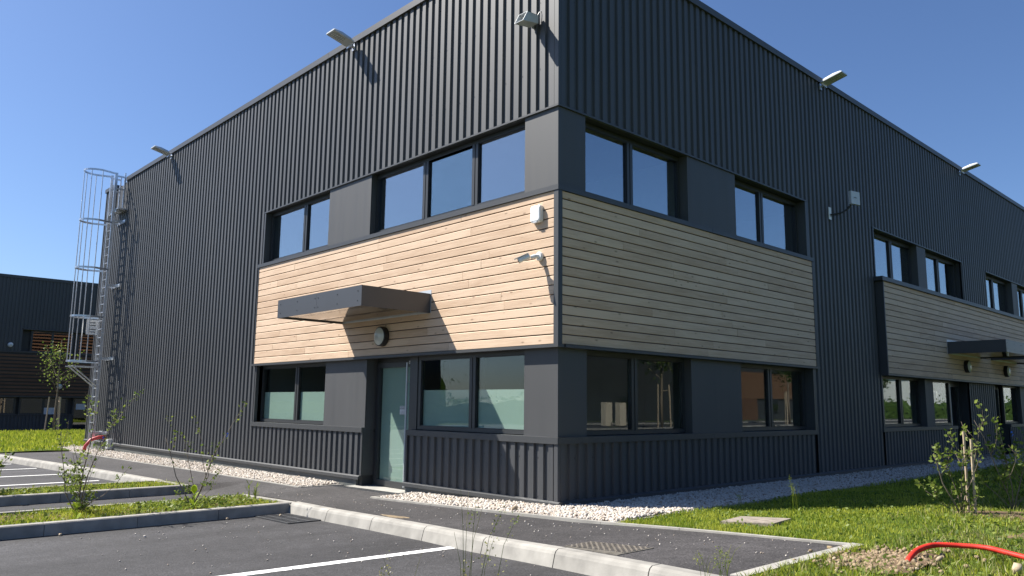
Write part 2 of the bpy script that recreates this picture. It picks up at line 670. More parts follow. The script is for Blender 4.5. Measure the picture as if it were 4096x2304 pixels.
M['wood'] = wood_mat('larch cladding', (0.66, 0.49, 0.345), (0.48, 0.33, 0.215))
M['woodbrown'] = wood_mat('stained timber cladding', (0.14, 0.075, 0.042), (0.09, 0.045, 0.026), False)
M['woodred'] = wood_mat('red stained timber cladding', (0.22, 0.105, 0.055), (0.16, 0.075, 0.038), False)
M['glass'] = glass_mat('upper window glass', (0.74, 0.80, 0.80), 0.29, 0.7)
M['glasslow'] = glass_mat('window glass', (0.88, 0.93, 0.91), 0.055, 0.65)
M['glassfar'] = glass_mat('far window glass', (0.25, 0.27, 0.28), 0.16, 0.6)
M['roofing'] = mat('grey roof membrane', (0.25, 0.25, 0.26), 0.9, noise=(1, 0.1))
M['renderwhite'] = mat('white render', (0.7, 0.7, 0.68), 0.9, noise=(1, 0.06))

# ------------------------------------------------------------------ terrain and paving
def terrain():
    xs = sorted(set([-400, -200, -100, -80] + [x for x in range(-60, 31, 3)] + [40, 60, 100, 200, 400]))
    ys = [-400, -200, -110, -70, -45, -30, -20, -10, 0, 10, 20, 35, 60, 100, 200, 400]
    vs, fs = [], []
    for x in xs:
        for y in ys:
            z = g(x) - 0.32
            far = max(abs(x) - 60, 0) + max(abs(y) - 60, 0)
            z += min(far, 300) * 0.012 * (1 + 0.4 * math.sin(x * 0.03 + y * 0.02))
            vs.append((x, y, z))
    ny = len(ys)
    for i in range(len(xs) - 1):
        for j in range(ny - 1):
            k = i * ny + j
            fs.append((k, k + ny, k + ny + 1, k + 1))
    MB().add(vs, fs).build('ground', M['terrain'], kind='structure')
terrain()
sheet('car_park', -45, 4.12, -40, lambda x: -2.0 if -6.75 < x < -4.6 else kerb_y(x) - 0.12, -0.14, M['asphalt'], step=0.25, ny=20)
# the path, with a flush ramp between the two planting islands
def ramp(x, y):
    k = 1.0 if -6.62 < x < -4.72 else 0.0
    if not k:
        return 0
    t = min(max((-0.95 - y) / 1.05, 0), 1)
    return -0.136 * t
PB = []
sheet('footpath', -18.6, 4.12, lambda x: (-2.08 if -6.62 < x < -4.72 else kerb_y(x) + 0.005), lambda x: -0.84 if x < -3.0 and not (-5.2 < x) else (-0.1 if x < -3.02 else -0.80),
      0.0, M['path'], step=0.1, ny=12, zf=ramp)
sheet('gravel_bed_strip', -22.0, -5.1, -0.80, 0.12, -0.035, M['gravelbed'], step=0.5, ny=2)
sheet('gravel_bed_strip', -2.9, 1.45, -0.74, 0.12, -0.035, M['gravelbed'], step=0.5, ny=2)
sheet('gravel_bed_strip', -0.1, 1.45, 0.1, 40, -0.035, M['gravelbed'], step=0.5, ny=12)

def bumps(x, y):
    return 0.02 * math.sin(1.7 * x + 0.6) * math.sin(1.3 * y) + 0.012 * math.sin(4.1 * x + 2.2 * y)
def lawn_off(x, y):
    e = min(1.0, max(0.0, min(x - 1.5, y + 0.8) * 3))
    return (0.02 + bumps(x, y)) * e
sheet('lawn', 1.53, 45, -0.80, 60, -0.006, M['lawn'], step=0.35, ny=130, zf=lambda x, y: lawn_off(x, y))
sheet('lawn', 4.232, 45, -14, -0.80, -0.002, M['lawn'], step=0.35, ny=40, zf=lambda x, y: 0.015 + bumps(x, y))
sheet('lawn', -36, -18.7, -2.6, 9.0, 0.0, M['lawn'], step=0.6, ny=20, zf=lambda x, y: 0.03 + 1.5 * bumps(x, y) if x < -20.8 or y < -0.8 else -0.15)
sheet('access_road', -44, -36.05, -30, 12, -0.06, M['asphalt'], step=1, ny=4)

# concrete edging strips (thin)
def edging(pts, name, label, w=0.05, top=0.012):
    root = empty(name, (pts[0][0], pts[0][1], g(pts[0][0])), label, 'edging')
    for (a, b) in zip(pts[:-1], pts[1:]):
        a = Vector(a); b = Vector(b)
        n = max(1, int((b - a).length / 1.0))
        for i in range(n):
            p = a.lerp(b, i / n); q = a.lerp(b, (i + 1) / n)
            d = (q - p).normalized()
            q = q - d * 0.006
            s = Vector((-d.y, d.x)) * w / 2
            vs = []
            for (pt, zz) in ((p, -0.12), (q, -0.12), (p, top), (q, top)):
                for sg in (-1, 1):
                    vs.append((pt.x + s.x * sg, pt.y + s.y * sg, g(pt.x) + zz))
            mb = MB().add(vs, [(0, 1, 3, 2), (4, 6, 7, 5), (0, 4, 5, 1), (2, 3, 7, 6), (0, 2, 6, 4), (1, 5, 7, 3)])
            keep(mb.build('edging_stone', M['edging']), root)
edging([(-18.2, -0.95), (-12.4, -0.93), (-6.6, -0.84), (-5.12, -0.82), (-5.07, -0.02)], 'path_edging',
       'thin concrete edging between white gravel and path left of the door')
edging([(-2.92, -0.12), (-3.0, -0.80), (-0.2, -0.70), (1.35, -0.72), (2.4, -0.78), (4.22, -0.84)], 'path_edging',
       'thin concrete edging from the door along gravel and lawn to the path end', 0.06, 0.02)
edging([(4.18, -0.90), (4.18, -2.75)], 'path_edging', 'wide concrete edging closing the end of the path against the grass', 0.10, 0.035)
edging([(1.48, -0.68), (1.48, 12)], 'gravel_edging', 'thin steel strip parting shaded gravel from the lawn', 0.02, 0.015)

# kerbs
KSEC = [(0, -0.25), (0, 0.004), (-0.10, 0.004), (-0.128, -0.012), (-0.142, -0.035), (-0.172, -0.14), (-0.172, -0.25)]
def kerb_run(x0, x1, label, length=1.12):
    root = empty('kerb', (x0, kerb_y(x0), g(x0)), label, 'kerb')
    x = x0
    while x < x1 - 0.1:
        xe = min(x + length, x1)
        p0 = Vector((x + 0.005, kerb_y(x), g(x)))
        p1 = Vector((xe - 0.005, kerb_y(xe), g(xe)))
        keep(MB().prism(KSEC, p0, p1, (0, 1, 0), (0, 0, 1)).build('kerb_stone', M['kerb']), root)
        x = xe
    return root
kerb_run(-3.28, 4.12, 'pale concrete kerb between footpath and car park, nearest the camera')
kerb_run(-18.55, -7.75, 'pale concrete kerb along far parking bays beside the footpath')
def straight_kerb(pts, label, w=0.13, m=None):
    """vertical-faced kerb stones along polyline, inner side to the left of the direction"""
    root = empty('island_kerb', (pts[0][0], pts[0][1], g(pts[0][0])), label, 'kerb')
    for (a, b) in zip(pts[:-1], pts[1:]):
        a = Vector((a[0], a[1])); b = Vector((b[0], b[1]))
        n = max(1, round((b - a).length / 1.05))
        d = (b - a).normalized()
        nrm = Vector((-d.y, d.x))
        for i in range(n):
            p = a + d * ((b - a).length * i / n) + d * 0.003
            q = a + d * ((b - a).length * (i + 1) / n) - d * 0.003
            sec = [(0, -0.25), (0.004, -0.012), (0.016, 0), (w, 0), (w, -0.25)]
            keep(MB().prism(sec, (p.x, p.y, g(p.x)), (q.x, q.y, g(q.x)), (nrm.x, nrm.y, 0), (0, 0, 1)).build('kerb_stone', M['kerb']), root)
    return root
straight_kerb([(-3.24, -10), (-3.24, -1.985)], 'concrete kerb in shade at the front of the nearer planting island')
straight_kerb([(-4.72, -2.0), (-4.72, -10)], 'narrow concrete kerb behind the nearer planting island', 0.09)
straight_kerb([(-6.62, -10), (-6.62, -2.02)], 'concrete kerb in shade at the front of the farther planting island')
straight_kerb([(-6.62, -2.02), (-7.75, -2.10)], 'short concrete kerb closing the farther planting island at the footpath')
straight_kerb([(-7.85, -2.25), (-7.85, -10)], 'narrow concrete kerb behind the farther planting island', 0.09)
straight_kerb([(-3.26, -1.84), (-4.72, -1.93)], 'concrete kerb closing the nearer planting island at the footpath')
sheet('island_soil', -4.66, -3.33, -10, -1.98, -0.03, M['soil'], step=0.3, ny=30)
sheet('island_soil', -7.78, -6.72, -10, -2.1, -0.03, M['soil'], step=0.3, ny=30)

# painted lines, 4 mm proud of the asphalt, edges slightly ragged
def line(p, q, w=0.10):
    p, q = Vector(p), Vector(q)
    d = (q - p).normalized(); s = Vector((-d.y, d.x))
    n = int((q - p).length / 0.03)
    vs, fs = [], []
    for i in range(n + 1):
        c = p.lerp(q, i / n)
        a = w / 2 + random.uniform(-.004, .004); b = w / 2 + random.uniform(-.004, .004)
        for t in (-a, b):
            vs.append((c.x + s.x * t, c.y + s.y * t, g(c.x) - 0.14 + 0.005))
    for i in range(n):
        fs.append((2 * i, 2 * i + 2, 2 * i + 3, 2 * i + 1))
    MB().add(vs, fs).build('parking_line', M['line'], kind='structure')
line((0.32, -6.8), (0.70, -2.24), 0.12)
for x, y1 in ((-9.9, -2.55), (-11.95, -2.66), (-14.05, -2.72), (-16.0, -2.85)):
    line((x, -8.5), (x, y1), 0.10)

# ------------------------------------------------------------------ warehouse
WH = empty('warehouse', (-10, 15, -1.2), 'large dark grey ribbed steel warehouse with pale larch panels and canopy door', 'building')
def P(mb, name, m, smooth=False, parent=None, **pr):
    o = mb.build(name, m, smooth=smooth, **pr)
    keep(o, WH)
    return o
def Sub(mb, name, m, parent, **pr):
    o = mb.build(name, m, **pr)
    o.parent = parent
    return o
ZR = 7.05
PITCH = 0.178
def sheet_profile(u0, u1, phase):
    """(u,d) polyline from u0 to u1; crest 83 mm, slopes 12 mm, depth 30 mm"""
    pts = []
    k0 = math.floor((u0 - phase) / PITCH) - 1
    k1 = math.ceil((u1 - phase) / PITCH) + 1
    raw = []
    for k in range(k0, k1 + 1):
        b = phase + k * PITCH
        raw += [(b, 0), (b + .083, 0), (b + .095, -.03), (b + .166, -.03)]
    def at(u):
        for a, b in zip(raw[:-1], raw[1:]):
            if a[0] <= u <= b[0]:
                t = (u - a[0]) / (b[0] - a[0])
                return a[1] + (b[1] - a[1]) * t
    pts = [(u0, at(u0))] + [p for p in raw if u0 < p[0] < u1] + [(u1, at(u1))]
    return pts
def W3(F, u, d, z):
    return (-u, -d, z) if F == 'L' else (d, u, z) if F == 'R' else (F[1] + d, u, z)
def cladding(F, u0, u1, z0, z1, phase, parent=None, m=None, sheetw=6):
    step = PITCH * sheetw
    k = math.floor((u0 - phase) / step)
    a = u0
    while a < u1 - 1e-6:
        k += 1
        b = min(phase + k * step + 0.04, u1)
        if b <= a + 0.02:
            continue
        pr = sheet_profile(a, b, phase)
        vs, fs = [], []
        for (u, d) in pr:
            vs += [W3(F, u, d, z0), W3(F, u, d, z1)]
        for i in range(len(pr) - 1):
            fs.append((2 * i, 2 * i + 2, 2 * i + 3, 2 * i + 1))
        o = MB().add(vs, fs).build('cladding_sheet', m or M['clad'])
        keep(o, parent or WH)
        a = b
LP, RP = 0.259, 0.233
# left facade (facing -Y)
cladding('L', 0.06, 18.53, 4.275, ZR, LP)
cladding('L', 18.53, 19.7, 4.275, 6.05, LP)
cladding('L', 19.7, 20.56, 4.275, ZR, LP)
cladding('L', 8.74, 20.56, -1.017, 4.275, LP)
cladding('L', 4.60, 8.72, -1.017, -0.30, LP)
cladding('L', 0.05, 3.27, -1.017, -0.30, LP)
# right facade (facing +X)
cladding('R', 0.046, 34, 4.275, ZR, RP)
cladding('R', 7.22, 10.36, -1.017, 4.275, RP)
cladding('R', 0.046, 7.14, -1.017, -0.30, RP)
cladding('R', 10.40, 15.05, -1.017, -0.30, RP)
cladding('R', 16.25, 18.55, -1.017, 0.98, RP)
cladding('R', 19.75, 24.4, -1.017, -0.30, RP)
cladding('R', 16.31, 18.46, 3.12, 4.275, RP)
cladding('R', 24.46, 34, -1.017, 4.275, RP)
# structural shell behind the skin (keeps rooms dark)
def shell(F, u0, u1, z0, z1, d0=-0.30, d1=-0.055):
    P(MB().fb(F, u0, u1, d0, d1, z0, z1), 'wall_core', M['reveal'])
shell('L', 0.06, 20.5, 4.262, 6.98)
shell('L', 8.70, 20.5, -1.30, 4.26)
shell('L', 0.30, 8.70, 0.96, 3.11)
shell('L', 4.62, 8.70, -1.30, -0.23)
shell('L', 0.30, 3.28, -1.30, -0.23)
shell('R', 0.31, 34, 4.264, 6.98)
shell('R', 7.13, 10.40, -1.30, 4.262)
shell('R', 0.31, 7.13, 0.962, 3.112)
shell('R', 10.40, 24.4, 0.962, 3.112, -0.30, -0.035)
shell('R', 0.31, 7.13, -1.30, -0.232)
shell('R', 10.40, 15.05, -1.30, -0.232)
shell('R', 16.25, 18.55, -1.30, 0.96)
shell('R', 19.75, 24.4, -1.30, -0.232)
shell('R', 16.31, 18.46, 3.114, 4.262)
shell('R', 24.4, 34, -1.30, 4.262)
P(MB().box(-20.5, -20.25, 0.3, 34, -1.3, 6.98), 'wall_core', M['reveal'])
P(MB().box(-20.5, 0, 33.7, 33.95, -1.3, 6.98), 'wall_core', M['reveal'])
P(MB().box(-20.48, -0.06, 0.06, 33.9, 6.85, 6.97), 'roof', M['roofing'])
# smooth infill columns
def column(F, u0, u1, z0, z1, d):
    P(MB().fb(F, u0, u1, d - 0.24, d, z0, z1), 'smooth_panel', M['panel'])
for F, spans in (('L', ((4.60, 6.04),)), ('R', ((3.07, 4.53), (13.05, 13.64), (21.15, 21.75)))):
    for a, b in spans:
        column(F, a, b, 3.10, 4.262, -0.012)
for F, spans in (('L', ((4.56, 5.94),)), ('R', ((3.09, 4.57), (13.07, 13.61), (21.2, 21.75)))):
    for a, b in spans:
        column(F, a, b, -0.25, 0.965, -0.035)
P(MB().add([(-.66, .012, 3.10), (-.012, .012, 3.10), (-.012, .57, 3.10), (-.30, .57, 3.10), (-.30, .30, 3.10), (-.66, .30, 3.10),
            (-.66, .012, 4.262), (-.012, .012, 4.262), (-.012, .57, 4.262), (-.30, .57, 4.262), (-.30, .30, 4.262), (-.66, .30, 4.262)],
           [(0, 1, 7, 6), (1, 2, 8, 7), (2, 3, 9, 8), (3, 4, 10, 9), (4, 5, 11, 10), (5, 0, 6, 11)]), 'corner_panel', M['panel'])
P(MB().add([(-.66, .035, -.25), (-.03, .035, -.25), (-.03, .60, -.25), (-.32, .60, -.25), (-.32, .32, -.25), (-.66, .32, -.25),
            (-.66, .035, .965), (-.03, .035, .965), (-.03, .60, .965), (-.32, .60, .965), (-.32, .32, .965), (-.66, .32, .965)],
           [(0, 1, 7, 6), (1, 2, 8, 7), (2, 3, 9, 8), (3, 4, 10, 9), (4, 5, 11, 10), (5, 0, 6, 11)]), 'corner_panel', M['panel'])

# flashings: bottom of upper cladding, sills, wood trims, coping, drips
def flash(F, u0, u1, d0, d1, z0, z1, name='flashing', m=None):
    u0 += 0.001; u1 -= 0.001
    L = u1 - u0
    n = max(1, round(L / 3.1))
    for i in range(n):
        P(MB().fb(F, u0 + L * i / n, u0 + L * (i + 1) / n - (0.004 if i < n - 1 else 0), d0, d1, z0, z1), name, m or M['trim'])
flash('L', -0.018, 8.75, -0.035, 0.018, 4.250, 4.276)
flash('R', 0.02, 7.17, -0.035, 0.018, 4.251, 4.277)
for a, b in ((10.33, 16.31), (18.46, 24.45)):
    flash('R', a, b, -0.035, 0.018, 4.251, 4.277)
flash('L', -0.062, 8.84, -0.22, 0.062, 3.052, 3.122, 'sill_flashing')
flash('R', 0.064, 7.27, -0.22, 0.062, 3.052, 3.122, 'sill_flashing')
flash('R', 10.28, 24.50, -0.22, 0.19, 3.03, 3.122, 'sill_flashing')
flash('L', -0.072, 8.84, -0.05, 0.072, 0.945, 0.985, 'drip_flashing')
flash('R', 0.074, 7.30, -0.05, 0.072, 0.945, 0.985, 'drip_flashing')
flash('R', 10.36, 24.46, -0.05, 0.165, 0.925, 0.965, 'drip_flashing')
flash('L', -0.022, 3.285, -0.22, 0.022, -0.30, -0.215, 'sill_flashing')
flash('L', 4.56, 8.84, -0.22, 0.024, -0.30, -0.215, 'sill_flashing')
flash('R', 0.024, 7.22, -0.22, 0.022, -0.30, -0.215, 'sill_flashing')
flash('R', 10.30, 15.05, -0.22, 0.022, -0.30, -0.215, 'sill_flashing')
flash('R', 19.75, 24.5, -0.22, 0.022, -0.30, -0.215, 'sill_flashing')
flash('L', 0.16, 18.53, -0.25, 0.035, 7.0, 7.12, 'coping')
flash('L', 19.7, 20.66, -0.25, 0.035, 7.0, 7.12, 'coping')
flash('R', -0.035, 34.05, -0.25, 0.035, 7.0, 7.12, 'coping')
P(MB().box(-0.16, 0.0345, -0.0345, -0.0352, 7.0005, 7.1195), 'coping', M['trim'])
# vertical trims
P(MB().fb('L', 8.70, 8.745, -0.25, 0.012, -0.215, 0.945), 'jamb_trim', M['trim'])
P(MB().fb('L', 8.68, 8.735, -0.25, 0.012, 3.122, 4.25), 'jamb_trim', M['trim'])
P(MB().fb('R', 7.12, 7.215, -0.25, 0.012, -0.215, 0.945), 'jamb_trim', M['trim'])
P(MB().fb('R', 7.10, 7.215, -0.25, 0.012, 3.122, 4.25), 'jamb_trim', M['trim'])
P(MB().fb('R', 10.34, 10.39, -0.25, 0.012, 3.122, 4.25), 'jamb_trim', M['trim'])
P(MB().fb('R', 10.34, 10.41, -0.25, 0.012, -0.215, 0.925), 'jamb_trim', M['trim'])
P(MB().fb('L', -0.006, 0.06, -0.045, 0.006, -1.016, -0.301), 'corner_trim', M['clad'])
P(MB().fb('L', -0.006, 0.07, -0.045, 0.006, 4.277, 6.999), 'corner_trim', M['clad'])
P(MB().fb('L', 20.55, 20.60, -0.3, 0.006, -1.017, 7.0), 'corner_trim', M['clad'])
P(MB().fb('L', 4.562, 4.60, -0.25, 0.004, -1.017, -0.30), 'corner_trim', M['trim'])
P(MB().fb('L', 3.265, 3.30, -0.25, 0.004, -1.017, -0.30), 'corner_trim', M['trim'])
# wood edge trims
P(MB().fb('L', -0.052, 0.03, 0.0, 0.052, 0.985, 3.052), 'corner_trim', M['trim'])
P(MB().fb('R', -0.028, 0.03, -0.02, 0.0525, 0.985, 3.0515), 'corner_trim', M['trim'])
P(MB().fb('L', 8.79, 8.82, -0.03, 0.045, 0.985, 3.052), 'corner_trim', M['trim'])
P(MB().fb('R', 7.22, 7.25, -0.03, 0.045, 0.985, 3.052), 'corner_trim', M['trim'])
P(MB().fb('R', 10.38, 10.42, -0.03, 0.155, 0.965, 3.03), 'corner_trim', M['trim'])
P(MB().fb('R', 24.38, 24.42, -0.03, 0.155, 0.965, 3.03), 'corner_trim', M['trim'])
# base drip ledge + plinth
DS = [(-.05, 0), (0.004, 0), (.034, -.018), (.034, -.068), (.028, -.068), (.0, -.045), (-.05, -.045)]
def drip(F, u0, u1, e0=0, e1=0):
    n = max(1, round((u1 - u0) / 3))
    for i in range(n):
        a = u0 + (u1 - u0) * i / n; b = u0 + (u1 - u0) * (i + 1) / n - (.003 if i < n - 1 else 0)
        mb = MB()
        if F == 'L':
            mb.prism(DS, (-a, 0, -1.017), (-b, 0, -1.017), (0, -1, 0), (0, 0, 1))
        else:
            mb.prism(DS, (0, a, -1.017), (0, b, -1.017), (1, 0, 0), (0, 0, 1))
        P(mb, 'base_flashing', M['trim'])
drip('L', -0.045, 3.33); drip('L', 4.60, 20.6)
drip('R', 0.0, 15.05); drip('R', 16.2, 18.6); drip('R', 19.75, 34)
def plinth(F, u0, u1):
    n = max(1, round((u1 - u0) / 2.9))
    for i in range(n):
        a = u0 + (u1 - u0) * i / n; b = u0 + (u1 - u0) * (i + 1) / n - (.006 if i < n - 1 else 0)
        P(MB().fb(F, a, b, -0.2, -0.008, -1.5, -1.055), 'plinth_panel', M['plinth'])
plinth('L', 0.06, 3.30); plinth('L', 4.72, 20.5)
plinth('R', 0.06, 15.05); plinth('R', 16.3, 18.5); plinth('R', 19.75, 33.9)

# wood boards, one object each
BP = [(0, 0), (.019, 0), (.022, .003), (.022, .1095), (.013, .1185), (0, .1185)]
def boards(F, u0, u1, z0, z1, d, pitch, m, parent=None, minl=2.2, maxl=4.4):
    z = z0
    r = random.Random(hash((str(F), u0)) % 999 + 5)
    cuts0 = [u0 + (u1 - u0) * t for t in (0.33, 0.5, 0.68)]
    row = 0
    while z < z1 - 0.03:
        h = min(.1205, z1 - z)
        sec = [(a, min(b, h)) for a, b in BP]
        cuts = [u0]
        c = u0 + r.uniform(0.8, maxl)
        while c < u1 - 0.7:
            cuts.append(c)
            c += r.uniform(minl, maxl)
        cuts.append(u1)
        for a, b in zip(cuts[:-1], cuts[1:]):
            a2, b2 = a + .0025, b - .0025
            zj = z + r.uniform(-.001, .001)
            dj = d + r.uniform(-.0015, .0015)
            mb = MB()
            if F == 'L':
                mb.prism(sec, (-a2, -dj, zj), (-b2, -dj, zj), (0, -1, 0), (0, 0, 1))
            elif F == 'W':
                mb.prism(sec, (-20.56 - dj, a2, zj), (-20.56 - dj, b2, zj), (-1, 0, 0), (0, 0, 1))
            elif F == 'R':
                mb.prism(sec, (dj, a2, zj), (dj, b2, zj), (1, 0, 0), (0, 0, 1))
            else:
                mb.prism(sec, (F[1] + dj, a2, zj), (F[1] + dj, b2, zj), (F[2] if len(F) > 2 else 1, 0, 0), (0, 0, 1))
            keep(mb.build('board', m), parent or WH)
        z += pitch
        row += 1
P(MB().fb('L', 0.03, 8.79, -0.03, 0.012, 0.985, 3.052), 'board_backing', M['black'])
P(MB().fb('R', 0.03, 7.22, -0.03, 0.012, 0.985, 3.052), 'board_backing', M['black'])
P(MB().fb('R', 10.42, 24.38, -0.03, 0.112, 0.965, 3.03), 'board_backing', M['black'])
boards('L', 0.032, 8.788, 0.993, 3.046, 0.016, 0.1305, M['wood'])
boards('R', 0.032, 7.218, 0.993, 3.046, 0.016, 0.1305, M['wood'])
boards('R', 10.422, 24.378, 0.973, 3.024, 0.116, 0.1305, M['wood'], minl=3, maxl=5)
boards('W', 5.0, 16.0, 2.6, 5.8, 0.016, 0.262, M['woodred'], minl=5, maxl=6)

# windows -------------------------------------------------------------------
def window(F, u0, u1, z0, z1, mull, glassm, film=None, fw_=0.07, depth=-0.125, mw=0.13, name='window'):
    """frame mesh with pane / film children; mull = list of mullion centres"""
    fr = MB()
    d0, d1 = depth - 0.07, depth
    fr.fb(F, u0, u0 + fw_, d0, d1, z0, z1); fr.fb(F, u1 - fw_, u1, d0, d1, z0, z1)
    fr.fb(F, u0 + fw_, u1 - fw_, d0, d1, z0, z0 + fw_ * .75); fr.fb(F, u0 + fw_, u1 - fw_, d0, d1, z1 - fw_, z1)
    edges = [u0 + fw_]
    for c in mull:
        fr.fb(F, c - mw / 2, c - 0.004, d0, d1 - .001, z0 + fw_ * .75, z1 - fw_)
        fr.fb(F, c + 0.004, c + mw / 2, d0, d1 + .006, z0 + fw_ * .75, z1 - fw_)
        edges += [c - mw / 2, c + mw / 2]
    edges.append(u1 - fw_)
    f = fr.build(name, M['frame'])
    keep(f, WH)
    for i in range(0, len(edges), 2):
        a, b = edges[i], edges[i + 1]
        mbp = MB().fb(F, a, b, depth - .045, depth - .040, z0 + fw_ * .75, z1 - fw_)
        Sub(mbp, 'pane', glassm, f)
        if film and i // 2 in film:
            Sub(MB().fb(F, a + .01, b - .01, depth - .062, depth - .058, z0 + fw_ * .75, film[i // 2]), 'window_film', M['film'], f)
        gk = MB()
        for (q0, q1, r0, r1) in ((a, a + .012, z0 + fw_ * .75, z1 - fw_), (b - .012, b, z0 + fw_ * .75, z1 - fw_),
                                 (a + .012, b - .012, z0 + fw_ * .75, z0 + fw_ * .75 + .012), (a + .012, b - .012, z1 - fw_ - .012, z1 - fw_)):
            gk.fb(F, q0, q1, depth - .039, depth - .012, r0, r1)
        Sub(gk, 'gasket', M['black'], f)
    return f
UZ0, UZ1 = 3.165, 4.255
window('L', 6.0, 8.68, UZ0, UZ1, [7.17], M['glass'])
window('L', 0.62, 4.62, UZ0, UZ1, [3.14, 1.88], M['glass'])
window('R', 0.60, 3.10, UZ0, UZ1, [1.77], M['glass'], depth=-0.17)
window('R', 4.50, 7.12, UZ0, UZ1, [5.705], M['glass'], depth=-0.17)
for a, b, c in ((10.36, 13.1, 11.79), (13.6, 16.32, 14.97), (18.44, 21.2, 19.71), (21.7, 24.44, 22.9)):
    window('R', a, b, UZ0, UZ1, [c], M['glass'], depth=-0.17)
LZ0, LZ1 = -0.205, 0.96
window('L', 5.90, 8.72, LZ0, LZ1, [7.18], M['glasslow'], film={0: 0.40, 1: 0.40})
window('L', 0.62, 3.19, LZ0, LZ1, [1.85], M['glasslow'], film={0: 0.41, 1: 0.41})
window('R', 0.62, 3.12, LZ0, LZ1, [1.82], M['glasslow'], depth=-0.17)
window('R', 4.55, 7.12, LZ0, LZ1, [5.785], M['glasslow'], depth=-0.17)
window('R', 10.42, 13.1, LZ0, LZ1, [11.88], M['glasslow'], depth=-0.17)
window('R', 13.58, 15.08, LZ0, LZ1, [], M['glasslow'])
window('R', 19.72, 21.2, LZ0, LZ1, [], M['glasslow'])
window('R', 21.7, 24.4, LZ0, LZ1, [22.9], M['glasslow'])
def inner_sill(F, u0, u1):
    P(MB().fb(F, u0, u1, -0.72, -0.33, 3.20, 3.235), 'window_board', M['white'])
inner_sill('L', 6.1, 8.6)
P(MB().fb('L', 0.7, 4.5, -0.72, -0.33, 3.20, 3.225), 'window_board', M['room'])

# doors
def door(F, u0, u1, zb, zt, hinge_left=True, film=True):
    dp = -0.25
    fr = MB()
    fr.fb(F, u0, u0 + .06, dp - .07, dp, zb, zt); fr.fb(F, u1 - .06, u1, dp - .07, dp, zb, zt)
    fr.fb(F, u0 + .06, u1 - .06, dp - .07, dp, zt - .06, zt)
    d = fr.build('door', M['frame'])
    keep(d, WH)
    a, b = u0 + .065, u1 - .065
    lf = MB()
    lf.fb(F, a, a + .08, dp - .06, dp + .012, zb + .01, zt - .065); lf.fb(F, b - .08, b, dp - .06, dp + .012, zb + .01, zt - .065)
    lf.fb(F, a + .08, b - .08, dp - .06, dp + .012, zb + .01, zb + .11); lf.fb(F, a + .08, b - .08, dp - .06, dp + .012, zt - .155, zt - .065)
    Sub(lf, 'door_leaf', M['frame'], d)
    Sub(MB().fb(F, a + .08, b - .08, dp - .03, dp - .025, zb + .11, zt - .155), 'pane', M['glasslow'], d)
    if film:
        Sub(MB().fb(F, a + .09, b - .09, dp - .05, dp - .046, zb + .11, zt - .155), 'window_film', M['film'], d)
    hb = MB()
    hu = u0 + .168
    hb.tube([W3(F, hu, dp + .075, zb + .05), W3(F, hu, dp + .075, zt - .09)], .017, 8)
    for z in (zb + .35, zt - .4):
        hb.tube([W3(F, hu, dp + .01, z), W3(F, hu, dp + .075, z)], .009, 6)
    Sub(hb, 'pull_bar', M['alu'], d)
    return d
D1 = door('L', 3.40, 4.60, -1.19, 0.955)
# letter D plate above the lock side, notice behind the bar
def letterD(F, u, z, d, s, parent):
    mb = MB()
    w = s * 0.24
    mb.fb(F, u, u - w, d, d + .003, z, z + s)
    mb.fb(F, u - w, u - s * .62, d, d + .003, z + s - w, z + s)
    mb.fb(F, u - w, u - s * .62, d, d + .003, z, z + w)
    mb.fb(F, u - s * .55, u - s * .8, d, d + .003, z + w * .7, z + s - w * .7)
    Sub(mb, 'door_letter', M['white'], parent)
letterD('L', 3.605, 0.845, -0.236, 0.052, D1)
nb = MB().fb('L', 3.875, 3.725, -0.272, -0.270, 0.015, 0.155)
notice = Sub(nb, 'door_notice', M['offwhite'], D1)
tx = MB()
for z, u0, u1, h in ((.008, 3.88, 3.75, .012), (-.022, 3.885, 3.75, .013), (-.055, 3.84, 3.75, .004), (-.072, 3.87, 3.75, .004),
                     (-.088, 3.86, 3.75, .004), (-.104, 3.87, 3.75, .004)):
    r = random.Random(int(abs(z) * 1e4))
    u = u0
    while u > u1:
        w = r.uniform(.006, .014)
        tx.fb('L', u - .02, u - w - .02, -.2695, -.2688, z + .125, z + h + .125)
        u -= w + .004
Sub(tx, 'printed_text', M['black'], D1)
P(MB().fb('L', 3.302, 3.40, -0.33, -0.112, -1.19, 0.955), 'door_post', M['frame'])
P(MB().fb('L', 3.195, 3.3015, -0.22, -0.112, -0.21, 0.955), 'window_post', M['frame'])
D2 = door('R', 15.06, 16.25, -1.05, 0.955, film=False)
D3 = door('R', 18.55, 19.75, -1.05, 0.955, film=False)
P(MB().box(-4.76, -3.32, -0.17, 0.3, -1.35, -1.188), 'threshold', M['slab'])
# door lock
Sub(MB().fb('L', 3.50, 3.47, -0.236, -0.21, 0.03, 0.06), 'lock', M['alu'], D1)

# interior rooms
P(MB().box(-20.2, -0.35, 0.35, 33.6, -1.45, -1.25), 'floor_slab', M['roomdark'])
P(MB().box(-20.2, -0.35, 0.35, 33.6, 1.3, 2.75), 'floor_slab', M['room'])
P(MB().box(-20.2, -0.35, 0.35, 33.6, 4.5, 4.6), 'ceiling', M['room'])
for x in (-9.2,):
    P(MB().box(x, x + .1, 0.35, 9, -1.24, 4.49), 'partition_wall', M['room'])
P(MB().box(-9, -5.5, 5.4, 5.5, -1.24, 4.49), 'partition_wall', M['room'])
P(MB().box(-5.4, -5.3, 3.4, 33, -1.24, 4.49), 'partition_wall', M['room'])
P(MB().box(-3.2, -0.36, 3.75, 3.85, 2.76, 4.49), 'partition_wall', M['white'])
P(MB().box(-5.2, -0.36, 8.7, 8.8, -1.24, 4.49), 'partition_wall', M['room'])
P(MB().box(-5.2, -0.36, 17.4, 17.5, -1.24, 4.49), 'partition_wall', M['room'])
